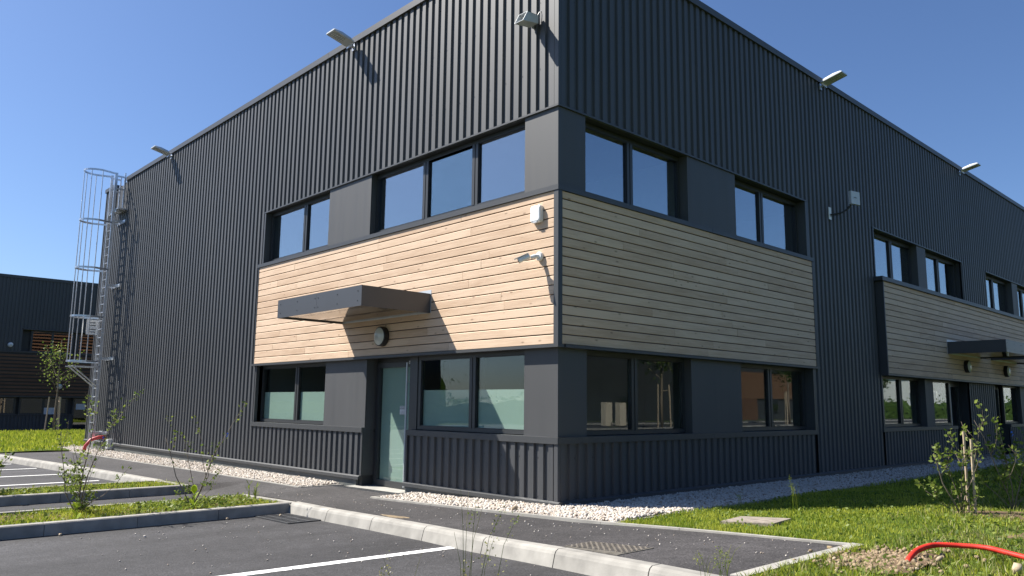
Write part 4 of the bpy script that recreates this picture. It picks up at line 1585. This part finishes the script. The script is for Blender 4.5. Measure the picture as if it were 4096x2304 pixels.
lp = lp[(lp[:, 0] < -20.9) | (lp[:, 1] < -.95)]
lp = np.column_stack([lp, np.interp(lp[:, 0], GX, GZ) + .03])
blades('lawn_grass', lp, .12, .03, M['grass'], kind='stuff', label='rough grass verge beyond the caged ladder')
lw_ = bald(np.concatenate([pts_lawn(4.27, 7.0, -3.6, 1.5, 2600), pts_lawn(1.6, 7, -.7, 4, 2200)]), .8)
lw_[:, 2] += rng.uniform(.01, .05, len(lw_))
leafquads_later = lw_
# ragged grass spilling over edgings
e1 = np.column_stack([np.full(700, 4.24) + rng.uniform(-.01, .06, 700), rng.uniform(-2.8, -.85, 700)])
e1 = np.column_stack([e1, np.interp(e1[:, 0], GX, GZ)])
e2 = np.column_stack([rng.uniform(1.6, 4.2, 500), np.zeros(500)])
e2[:, 1] = np.interp(e2[:, 0], [1.35, 2.4, 4.15], [-.70, -.75, -.81]) + rng.uniform(0, .05, 500)
e2 = np.column_stack([e2, np.interp(e2[:, 0], GX, GZ)])
blades('lawn_grass', np.concatenate([e1, e2]), .06, .007, M['grass'], .8, kind='stuff', label='grass fringe along the path edging')
# ground cover on the islands: short grass plus small round leaves
def cover(x0, x1, y0, y1, n, seed, label):
    x = rng.uniform(x0, x1, n); y = rng.uniform(y0, y1, n)
    dens = .55 + .45 * np.sin(2.1 * y + seed) * np.sin(3.3 * x + seed)
    k = rng.random(n) < np.clip(dens * 1.25 - .05, .06, 1)
    x, y = x[k], y[k]
    p = np.stack([x, y, np.interp(x, GX, GZ) - .032], 1)
    return p
for (x0, x1, sd, lab) in ((-4.64, -3.37, 0, 'nearer'), (-7.76, -6.76, 2, 'farther')):
    p = cover(x0, x1, -8.5, -2.05, 14000 if sd == 0 else 9000, sd, lab)
    blades('ground_cover', p, .055, .009, M['grass'], .7, kind='stuff', label='short weeds and grass covering the %s planting island' % lab)
def leafquads(P0, size, m, name, parent=None, up=.4, **pr):
    n = len(P0)
    d = rng.normal(size=(n, 3)); d[:, 2] = np.abs(d[:, 2]) * up; d /= np.linalg.norm(d, axis=1)[:, None]
    s = np.cross(d, rng.normal(size=(n, 3))); s /= np.linalg.norm(s, axis=1)[:, None]
    nn = np.cross(d, s)
    L = (size * rng.uniform(.6, 1.35, n))[:, None]
    wv = s * L * .34
    V = np.stack([P0, P0 + d * L * .45 + wv + nn * L * .06, P0 + d * L, P0 + d * L * .45 - wv + nn * L * .06], 1)
    base = (np.arange(n) * 4)[:, None]
    F = np.concatenate([base + np.array([0, 1, 2]), base + np.array([0, 2, 3])], 0)
    return npmesh(name, V.reshape(-1, 3), F, m, parent, **pr)
for (x0, x1, sd, lab) in ((-4.64, -3.37, 5, 'nearer'), (-7.76, -6.76, 8, 'farther')):
    p = cover(x0, x1, -8.5, -2.05, 7000, sd, lab)
    p[:, 2] += rng.uniform(0, .07, len(p)) * (.5 + .5 * np.sin(1.3 * p[:, 1] + sd))
    leafquads(p, .045, M['leaf'], 'ground_cover', kind='stuff', label='clover-like leaves on the %s planting island' % lab)

leafquads(leafquads_later, .035, M['leaf'], 'lawn_weeds', kind='stuff', label='clover and small weeds mixed into the sunny lawn')
# ------------------------------------------------------------------ shrubs, weeds and trees
def shrub(x, y, stems, label, off=0.0, leaves=260, leafsize=.05, m='leaf', tag=None, seed=1, twigs=3, tipbias=.3, group=None, barkm='bark', name='young_shrub', sc=1.0):
    """stems: list of [(dx,dy,dz),...] polylines from the base with start radius"""
    r = random.Random(seed)
    z0 = g(x) + off
    root = empty(name, (x, y, z0), label, 'shrub', group)
    mb = MB()
    anchors = []
    def grow(pts, rad, depth):
        P0 = [Vector(p) for p in pts]
        n = len(P0)
        rr = [rad * (1 - .75 * i / (n - 1)) for i in range(n)]
        mb.tube(P0, rr, 5)
        tot = n - 1
        for i in range(1, n):
            seg = P0[i] - P0[i - 1]
            for k in range(4):
                t = r.random()
                f = (i - 1 + t) / tot
                if f > tipbias:
                    anchors.append((P0[i - 1] + seg * t, f, seg.normalized()))
        if depth < 2:
            for _ in range(twigs if depth == 0 else 2):
                i = r.randint(max(1, n // 3), n - 1)
                base = P0[i - 1].lerp(P0[i], r.random())
                d = (P0[i] - P0[i - 1]).normalized()
                side = Vector((r.uniform(-1, 1), r.uniform(-1, 1), r.uniform(.0, .8))).normalized()
                L = sum((b - a).length for a, b in zip(P0[:-1], P0[1:])) * r.uniform(.2, .42)
                dd = (d * .5 + side).normalized()
                q = [base]
                for s in range(3):
                    dd = (dd + Vector((r.uniform(-.25, .25), r.uniform(-.25, .25), .18))).normalized()
                    q.append(q[-1] + dd * L / 3)
                grow(q, rad * .45, depth + 1)
    for pts, rad in stems:
        grow([(0, 0, -.03)] + [tuple(c * sc for c in q) for q in pts], rad * .85, 0)
    mb.build('stems', M[barkm], root, smooth=True)
    if leaves:
        A = []
        for _ in range(leaves):
            p, f, d = r.choice(anchors)
            A.append((p + Vector((r.gauss(0, .022), r.gauss(0, .022), r.gauss(0, .018))))[:])
        leafquads(np.array(A), leafsize, M[m], 'foliage', root, up=.9)
    if tag:
        for (tx_, ty_, tz_) in tag:
            tx_, ty_, tz_ = tx_ * sc, ty_ * sc, tz_ * sc
            t = MB()
            t.obox((tx_, ty_, tz_), (1, .3, .2), (-.3, 1, 0), (0, -.2, 1), .009, .008, .010)
            t.obox((tx_ + .01, ty_ - .01, tz_ - .035), (.5, .3, 1), (-.3, 1, 0), (1, 0, -.4), .014, .002, .003)
            t.build('blue_tie', M['blue'], root)
    return root
def px_pt(px, py, depthpt):
    return None
# nearer island: big shrub with tall stems, then the forked one
cr = rt0
def V3(h, v, dpt=0.0):
    """offset: h metres to the viewer's right, v up, dpt away from viewer"""
    f2 = Vector((math.cos(YAW), math.sin(YAW), 0))
    q = cr * h + f2 * dpt
    return (q.x, q.y, v)
shrub(-4.18, -4.42, [([V3(.02, .35), V3(.04, .62), V3(.10, .98), V3(.08, 1.25, .1), V3(.10, 1.55, .12)], .014),
                     ([V3(-.20, .30), V3(-.30, .60, .1), V3(-.38, .95, .1), V3(-.40, 1.18, .1)], .010),
                     ([V3(.06, .55, .1), V3(.16, .85, .1), V3(.32, 1.22, .1), V3(.50, 1.45, .1)], .010),
                     ([V3(.22, .16, -.1), V3(.42, .28, -.1), V3(.62, .46, -.1)], .009),
                     ([V3(-.02, .2, .1), V3(-.18, .48, .1), V3(-.12, .8, .2)], .007),
                     ([V3(.12, .2, -.1), V3(.2, .45, -.15), V3(.30, .72, -.2)], .008)],
      'leafy shrub with tall bare stems at the left of the nearer planting island', -.03, 760, .042, tag=[V3(.255, 1.10, .08)], seed=3, twigs=5, tipbias=.08, sc=.86)
shrub(-3.98, -3.05, [([V3(-.12, .18), V3(-.30, .48), V3(-.42, .85), V3(-.52, 1.12)], .012),
                     ([V3(.10, .20), V3(.20, .50), V3(.30, .82), V3(.50, 1.18), V3(.64, 1.45)], .012),
                     ([V3(-.03, .3, .1), V3(-.10, .55, .1), V3(-.22, 1.0, .1), V3(-.24, 1.15, .1)], .009),
                     ([V3(.2, .48, .1), V3(.25, .82, .05), V3(.08, 1.05, .05), V3(-.02, 1.28, .05)], .008),
                     ([V3(.15, .12, -.1), V3(.34, .3, -.1), V3(.55, .62, -.1)], .007)],
      'sparse forked shrub with thin branches right of the leafy shrub', -.03, 230, .040, tag=[V3(.52, 1.20)], seed=9, twigs=3, tipbias=.35, sc=.82)
# low bush behind on the far side of farther island
shrub(-7.1, -5.0, [([V3(.0, .2), V3(-.05, .45)], .008), ([V3(.15, .15), V3(.3, .38)], .008), ([V3(-.15, .15), V3(-.35, .35)], .008), ([V3(.05, .2, .3), V3(.1, .5, .4)], .008)],
      'low leafy bush on the farther planting island', -.03, 360, .06, seed=5, twigs=5, tipbias=.1)
# right: staked shrubs in front of shaded wall
shrub(4.10, 1.85, [([V3(-.10, .18), V3(-.30, .55), V3(-.38, .90), V3(-.42, 1.05)], .013),
                   ([V3(.0, .3), V3(.03, .62), V3(.08, .95), V3(.06, 1.18)], .010),
                   ([V3(-.2, .12), V3(-.42, .30), V3(-.60, .42)], .008),
                   ([V3(.12, .3, .1), V3(.30, .75, .1), V3(.40, 1.25, .1), V3(.24, 1.45, .1)], .012),
                   ([V3(-.05, .35), V3(-.16, .7), V3(-.22, 1.0)], .008)],
      'sunlit bushy shrub with pale stems before the shaded wall, left of the pair', 0, 420, .048, tag=[V3(.1, 1.02, .05)], seed=12, twigs=5, tipbias=.3, barkm='bark', sc=.62)
shrub(4.28, 2.95, [([V3(-.08, .3), V3(-.25, .75), V3(-.40, 1.2), V3(-.55, 1.5)], .013),
                   ([V3(.02, .35), V3(-.04, .8), V3(-.12, 1.3), V3(-.18, 1.6)], .011),
                   ([V3(.12, .3), V3(.25, .7), V3(.30, 1.1), V3(.45, 1.45)], .011),
                   ([V3(.2, .2), V3(.45, .4), V3(.6, .6)], .008), ([V3(-.2, .2), V3(-.45, .42), V3(-.62, .7)], .008)],
      'taller bushy shrub with pale stems at the right edge before the shaded wall', 0, 620, .05, tag=[V3(.12, 1.30, .05)], seed=14, twigs=6, tipbias=.25, barkm='bark', sc=.66)
shrub(4.75, 3.6, [([V3(.0, .3), V3(-.1, .7), V3(-.15, 1.0)], .010), ([V3(.12, .3), V3(.2, .6), V3(.2, .9)], .010), ([V3(-.2, .2), V3(-.4, .4)], .008)],
      'shrub half cut off by the right edge of the lawn', 0, 300, .05, seed=17, twigs=4, tipbias=.2, barkm='stake', sc=.8)
for i, (x, y, h, lab) in enumerate(((4.12, 1.98, 0.88, 'taller'), (4.21, 1.90, .80, 'shorter'))):
    o = MB().tube([(x, y, g(x) - .1), (x + .01, y, g(x) + h)], .014, 6).build('garden_stake', M['stake'])
    o['label'] = '%s of two thin timber stakes standing in the sunlit shrub' % lab; o['category'] = 'stake'; o['group'] = 'stakes in the right shrub'
# broad leaved weeds
def weed(x, y, off, h, nl, label, m='leafbright', seed=1, lw=.05):
    r = random.Random(seed)
    root = empty('weed', (x, y, g(x) + off), label, 'weed')
    st = MB().tube([(0, 0, -.02), (.01, 0, h * .5), (0, .01, h * .9)], [.007, .006, .003], 5)
    st.build('stem', M[m], root)
    for i in range(nl):
        a = r.uniform(0, 6.28); z = h * r.uniform(.05, .85); L = h * r.uniform(.35, .6)
        d = Vector((math.cos(a) * .5, math.sin(a) * .5, .9)).normalized()
        s = d.cross(Vector((0, 0, 1))).normalized()
        p = Vector((0, 0, z))
        c = [p, p + d * L * .35 + s * lw * .8, p + d * L * .7 + s * lw * .6, p + d * L + Vector((0, 0, -.02)), p + d * L * .7 - s * lw * .6, p + d * L * .35 - s * lw * .8,
             p + d * L * .35 + Vector((0, 0, -.008)), p + d * L * .7 + Vector((0, 0, -.01))]
        MB().add(c, [(0, 1, 6), (0, 6, 5), (1, 2, 7, 6), (6, 7, 4, 5), (2, 3, 7), (7, 3, 4)]).build('leaf', M[m], root)
weed(-3.55, -3.20, -.03, .30, 7, 'bright green broad leaved weed on the nearer island, behind its front kerb', seed=4)
weed(-3.45, -4.62, -.03, .22, 4, 'yellow green weed at the kerb below the leafy shrub', seed=6, lw=.06)
weed(-3.62, -3.85, -.03, .14, 6, 'low rosette weed between the two shrubs', m='leaf', seed=8, lw=.03)
weed(-3.60, -4.9, -.03, .16, 6, 'small upright weed at the far left of the nearer island', m='leaf', seed=10, lw=.025)
weed(-3.95, -2.15, .0, .24, 9, 'spindly seedling where the island meets the footpath', m='leaf', seed=21, lw=.012)
weed(-4.25, -2.12, .0, .22, 8, 'second spindly seedling nearer the building at the island tip', m='leaf', seed=22, lw=.012)
def stalks(x, y, off, n, h, spread, label, seed, seedhead=True, m='grassdry'):
    r = random.Random(seed)
    root = empty('tall_grass', (x, y, g(x) + off), label, 'grass tuft')
    mb = MB(); hd = []
    for i in range(n):
        a = r.uniform(0, 6.28); l = r.uniform(.05, 1) * spread; hh = h * r.uniform(.6, 1)
        bx, by = r.uniform(-.04, .04), r.uniform(-.04, .04)
        P0 = [Vector((bx, by, 0)), Vector((bx + math.cos(a) * l * .25, by + math.sin(a) * l * .25, hh * .5)), Vector((bx + math.cos(a) * l * .6, by + math.sin(a) * l * .6, hh * .85)), Vector((bx + math.cos(a) * l, by + math.sin(a) * l, hh))]
        mb.tube(P0, [.0017, .0014, .0010, .0006], 4)
        if seedhead and i % 2 == 0:
            for k in range(34):
                t = r.random()
                q = P0[2].lerp(P0[3], t) if t > .2 else P0[1].lerp(P0[2], .6 + t)
                hd.append((q + Vector((r.gauss(0, .010), r.gauss(0, .010), r.gauss(0, .01))))[:])
    mb.build('stalks', M[m], root)
    if hd:
        leafquads(np.array(hd), .008, M[m], 'seed_heads', root, up=1.5)
stalks(4.96, -5.68, .02, 9, .83, .16, 'tall seeding grass stalks rising in front of the near kerb', 3)
stalks(4.80, -5.84, .02, 5, .62, .12, 'shorter seeding grass stalks left of the tall ones', 5)
stalks(4.22, -2.95, .0, 10, .26, .14, 'green grass tuft at the near end of the kerb', 7, m='grass')
stalks(3.98, -2.78, -.06, 6, .22, .12, 'sparse weed tuft leaning over the kerb end', 8, m='grass')
stalks(2.55, 1.25, .0, 10, .42, .12, 'upright flowering grass at the shadow edge on the lawn', 9, m='grass')
stalks(1.55, 1.75, .0, 6, .16, .08, 'small grass tuft on the gravel edge', 10, m='grass')

def tree(name, x, y, zb, trunk_h, crown, leaves, ls, m, label, seed, stakes=0, trunk_r=.04, spread=1.0, group=None):
    r = random.Random(seed)
    root = empty(name, (x, y, zb), label, 'tree', group)
    mb = MB()
    top = trunk_h + crown
    mb.tube([(0, 0, -.1), (0.02, 0, trunk_h * .6), (0, .03, trunk_h), (.03, 0, trunk_h + crown * .5), (0, 0, top)], [trunk_r, trunk_r * .85, trunk_r * .7, trunk_r * .4, trunk_r * .12], 7)
    tips = []
    nb = 11
    for i in range(nb):
        h = trunk_h + crown * (.02 + .7 * i / nb) * r.uniform(.8, 1.1)
        a = i * 2.4 + r.uniform(-.4, .4)
        L = crown * spread * r.uniform(.35, .6) * (1 - .45 * i / nb)
        p = Vector((0, 0, h)); d = Vector((math.cos(a), math.sin(a), .55)).normalized()
        q = [p]
        for s in range(4):
            d = (d + Vector((r.uniform(-.2, .2), r.uniform(-.2, .2), .16))).normalized()
            q.append(q[-1] + d * L / 4)
        mb.tube(q, [trunk_r * .38, trunk_r * .3, trunk_r * .22, trunk_r * .14, trunk_r * .06], 5)
        for s in range(1, 5):
            tips.append((q[s], L * .16))
            if s > 1:
                for _ in range(2):
                    dd = (d + Vector((r.uniform(-1, 1), r.uniform(-1, 1), r.uniform(-.2, .8)))).normalized()
                    e = q[s] + dd * L * .3
                    mb.tube([q[s], e], [trunk_r * .1, trunk_r * .03], 4)
                    tips.append((e, L * .12))
    tips.append((Vector((0, 0, top)), crown * .06)); tips.append((Vector((0, 0, top - crown * .12)), crown * .06))
    mb.build('trunk', M['bark'], root, smooth=True)
    A = []
    for _ in range(leaves):
        p, s = r.choice(tips)
        A.append((p + Vector((r.gauss(0, s), r.gauss(0, s), r.gauss(0, s * .8))))[:])
    leafquads(np.array(A), ls, M[m], 'crown', root, up=.8)
    for k in range(stakes):
        a = 2.1 * k + .4
        sx, sy = .38 * math.cos(a), .38 * math.sin(a)
        MB().tube([(sx, sy, -.1), (sx * .8, sy * .8, trunk_h * .92)], .035, 6).build('stake', M['stake'], root)
    if stakes > 1:
        MB().tube([(.3 * math.cos(.4), .3 * math.sin(.4), trunk_h * .8), (.3 * math.cos(2.5), .3 * math.sin(2.5), trunk_h * .8)], .02, 5).build('tie', M['stake'], root)
    return root
tree('young_tree', -37.4, 3.05, g(-37.4), 1.85, 2.7, 430, .11, 'leaf', 'young staked tree with sparse leaves before the distant dark building', 31, 3, .05, 1.05)
# branch tips entering at the right edge
tree('young_tree', 5.7, 11.6, g(5.7), 1.75, 2.6, 900, .10, 'leaf', 'young tree mostly outside the frame, leaf tips at the right edge', 33, 2, .04, .66)

# ------------------------------------------------------------------ distant warehouse at the left
BG = empty('distant_warehouse', (-48, 2, -1.45), 'distant dark warehouse in shade with brown timber, beyond the lawn at left', 'building')
def B(mb, name, m, **p):
    o = mb.build(name, m, **p); keep(o, BG); return o
BX = -43.7
FX = ('X', BX)
B(MB().box(BX - 20, BX - .35, -32, 16, -1.6, 6.95), 'wall', M['reveal'])
B(MB().box(BX - 20.1, BX + .04, -32.1, 16.1, 6.95, 7.12), 'roof', M['trim'])
cladding(FX, -32, 16, 4.12, 6.98, 0.1, BG, sheetw=14)
cladding(FX, -32, 2.55, 2.86, 4.12, 0.1, BG, sheetw=14)
cladding(FX, 8.2, 16, -1.45, 4.12, 0.1, BG, sheetw=14)
cladding(FX, -32, 2.6, -1.45, -.62, 0.1, BG, sheetw=14)
cladding(FX, 2.6, 5.45, -1.45, -.66, 0.1, BG, sheetw=14)
cladding(FX, 6.75, 8.2, -1.45, .36, 0.1, BG, sheetw=14)
for (a, b, c, d) in ((2.55, 8.2, 4.10, 4.16), (-32, 8.2, 2.80, 2.88), (-32, 8.2, .33, .40), (-32, 5.5, -.68, -.62)):
    B(MB().box(BX - .2, BX + .05, a, b, c, d), 'flashing', M['trim'])
B(MB().box(BX - .3, BX - .02, -32, 8.2, .4, 2.8), 'board_backing', M['black'])
boards(FX, -32, 8.18, .42, 2.78, 0.0, .1305 * 1.5, M['woodbrown'], BG, 9, 14)
for (a, b, c, d) in ((3.0, 5.2, 2.88, 4.1), (5.4, 8.0, 2.88, 4.1), (-31.9, 2.6, -.62, .33), (2.75, 5.2, -.62, .33)):
    f = MB()
    f.box(BX - .30, BX - .18, a, a + .1, c, d); f.box(BX - .30, BX - .18, b - .1, b, c, d)
    f.box(BX - .30, BX - .18, a + .1, b - .1, c, c + .07); f.box(BX - .30, BX - .18, a + .1, b - .1, d - .08, d)
    f.box(BX - .30, BX - .17, (a + b) / 2 - .05, (a + b) / 2 + .05, c + .07, d - .08)
    fo = B(f, 'window', M['frame'])
    Sub(MB().box(BX - .25, BX - .24, a + .1, b - .1, c + .07, d - .08), 'pane', M['glassfar'], fo)
dfr = MB()
dfr.box(BX - .3, BX - .18, 5.45, 5.55, -1.45, .33); dfr.box(BX - .3, BX - .18, 6.65, 6.75, -1.45, .33); dfr.box(BX - .3, BX - .18, 5.55, 6.65, .25, .33)
dd = B(dfr, 'door', M['frame'])
Sub(MB().box(BX - .25, BX - .24, 5.55, 6.65, -1.4, .25), 'pane', M['glassfar'], dd)
Sub(MB().box(BX - .235, BX - .23, 5.65, 6.15, -.35, -.02), 'door_notice', M['offwhite'], dd)
sgn = B(MB().box(BX - .16, BX - .15, 4.0, 4.6, -.62, -.25), 'window_notice', M['offwhite'])
copy_thing(bl, (BX + .05, 4.6, .95), math.pi / 2, 'round wall lamp on brown timber of the distant building', 'round wall lamps under canopies')
o = MB().tube([(BX + .0, 2.0, 3.2), (BX + .12, 2.0, 3.2), (BX + .2, 2.0, 3.14)], [.13, .13, .09], 10).build('dome_camera', M['white'])
o['label'] = 'small white dome camera high on the distant building'; o['category'] = 'camera'
# low concrete wall strip at its foot
MB().box(-36.2, -36.0, -30, 9.5, -1.5, -1.3).build('kerb', M['kerb'], label='long low kerb at the foot of the lawn by the distant building', category='kerb')

# ------------------------------------------------------------------ surroundings mirrored in the glass (behind the camera)
OW = empty('opposite_warehouse', (34, 26, -1), 'dark warehouse with red brown timber standing opposite, behind the viewer', 'building')
def Bo(mb, name, m, **p):
    o = mb.build(name, m, **p); keep(o, OW); return o
Bo(MB().box(25.3, 45, 20, 62, -1.2, 6.8), 'wall', M['reveal'])
Bo(MB().box(25.1, 45.2, 19.8, 62.2, 6.8, 7.0), 'roof', M['trim'])
for (a, b, c, d) in ((22, 29, .9, 3.0), (46, 61.9, .9, 3.0), (47.5, 50.5, -1.1, .9)):
    Bo(MB().box(25.2, 25.29, a, b, c, d), 'timber_panel', M['woodbrown'])
for (a, b) in ((23, 26), (33, 35), (52, 54)):
    w_ = Bo(MB().box(25.22, 25.28, a, b, -.2, .9), 'window', M['frame'])
    Sub(MB().box(25.2, 25.215, a + .1, b - .1, -.1, .8), 'pane', M['glassfar'], w_)
M['cream'] = mat('cream plastic', (.6, .52, .4), .5)
for yy, lab in ((23.0, 'left'), (24.1, 'right')):
    MB().box(18.0, 18.3, yy, yy + .5, -.9, .35).build('meter_cabinet', M['cream'], label='cream meter cabinet across the service road, the %s one of two' % lab, category='cabinet', group='meter cabinets')
MB().box(19.5, 19.8, 4, 90, -1.0, -.72).build('kerb', M['kerb'], label='long pale kerb before the opposite warehouse', category='kerb')
MB().box(13.0, 13.25, 14, 90, -1.0, -.70).build('kerb', M['kerb'], label='second pale kerb on the near side of the service road', category='kerb')
sheet('service_road', 11, 24, 6, 90, .035, M['asphalt'], step=2, ny=8)
for i, (x, y) in enumerate(((14.0, 22.2), (10.5, 28.5), (16.0, 38.0), (21, 64))):
    tree('street_tree', x, y, -.85, 2.2, 3.4, 1500, .16, 'leafdark', ('staked young tree nearest the camera in the opposite verge', 'staked young tree second along the opposite verge', 'staked young tree third along the opposite verge', 'staked young tree farthest along the opposite verge')[i], 50 + i, 3, .07, .8)
o = MB().box(14, 70, 105, 115, -1, 4.6).box(13.7, 70.3, 104.7, 115.3, 4.6, 5.0).box(30, 33, 104.9, 105.1, 0, 2.5).box(41, 44, 104.9, 105.1, 0, 2.5).build('white_building', M['renderwhite'], label='low white building beyond the service road, behind the viewer', category='building')
def hedge(x0, y0, x1, y1, h, w, n, label, seed):
    r = np.random.default_rng(seed)
    t = r.random(n)
    x = x0 + (x1 - x0) * t + r.normal(0, w * .35, n); y = y0 + (y1 - y0) * t + r.normal(0, w * .35, n)
    hh = h * (.75 + .25 * np.sin(t * 23 + seed) * np.sin(t * 61))
    z = -1.2 + hh * r.random(n) ** .7 * .9
    root = empty('hedge', (x0, y0, -1.2), label, 'hedge')
    vs, fs = [], []
    for k in range(41):
        tt = k / 40
        px, py = x0 + (x1 - x0) * tt, y0 + (y1 - y0) * tt
        hk = h * .82 * (.75 + .25 * math.sin(tt * 23 + seed) * math.sin(tt * 61))
        dx, dy = -(y1 - y0), (x1 - x0)
        q = w * .55 / math.hypot(dx, dy)
        vs += [(px - dx * q, py - dy * q, -1.6), (px - dx * q * .8, py - dy * q * .8, -1.2 + hk * .8), (px, py, -1.2 + hk), (px + dx * q * .8, py + dy * q * .8, -1.2 + hk * .8), (px + dx * q, py + dy * q, -1.6)]
    for k in range(40):
        for a in range(4):
            b_ = k * 5 + a
            fs.append((b_, b_ + 5, b_ + 6, b_ + 1))
    keep(MB().add(vs, fs).build('inner_mass', M['leafdark']), root)
    o = leafquads(np.stack([x, y, z], 1), .26, M['leafdark'], 'foliage', None, up=.8)
    keep(o, root)
    mb = MB()
    for k in range(18):
        tt = (k + .5) / 18
        px, py = x0 + (x1 - x0) * tt, y0 + (y1 - y0) * tt
        mb.tube([(px, py, -1.4), (px + .1, py, -1.2 + h * .6)], [.12, .04], 5)
    keep(mb.build('trunks', M['bark']), root)
hedge(12, 80, 45, 76, 3.2, 2.5, 3600, 'green hedge before the low white building', 3)
hedge(-75, -44, 10, -62, 3.2, 4, 9000, 'row of tall trees across the car park, behind the viewer', 4)
hedge(-95, -14, -60, -45, 7.5, 5, 3000, 'tree belt at the far left edge of the car park', 5)
o = MB().box(-70, -34, -86, -76, -1.5, 3.6).box(-70.4, -33.6, -86.4, -75.6, 3.6, 4.2).build('shed_building', M['renderwhite'], label='long pale shed across the car park, behind the viewer', category='building')
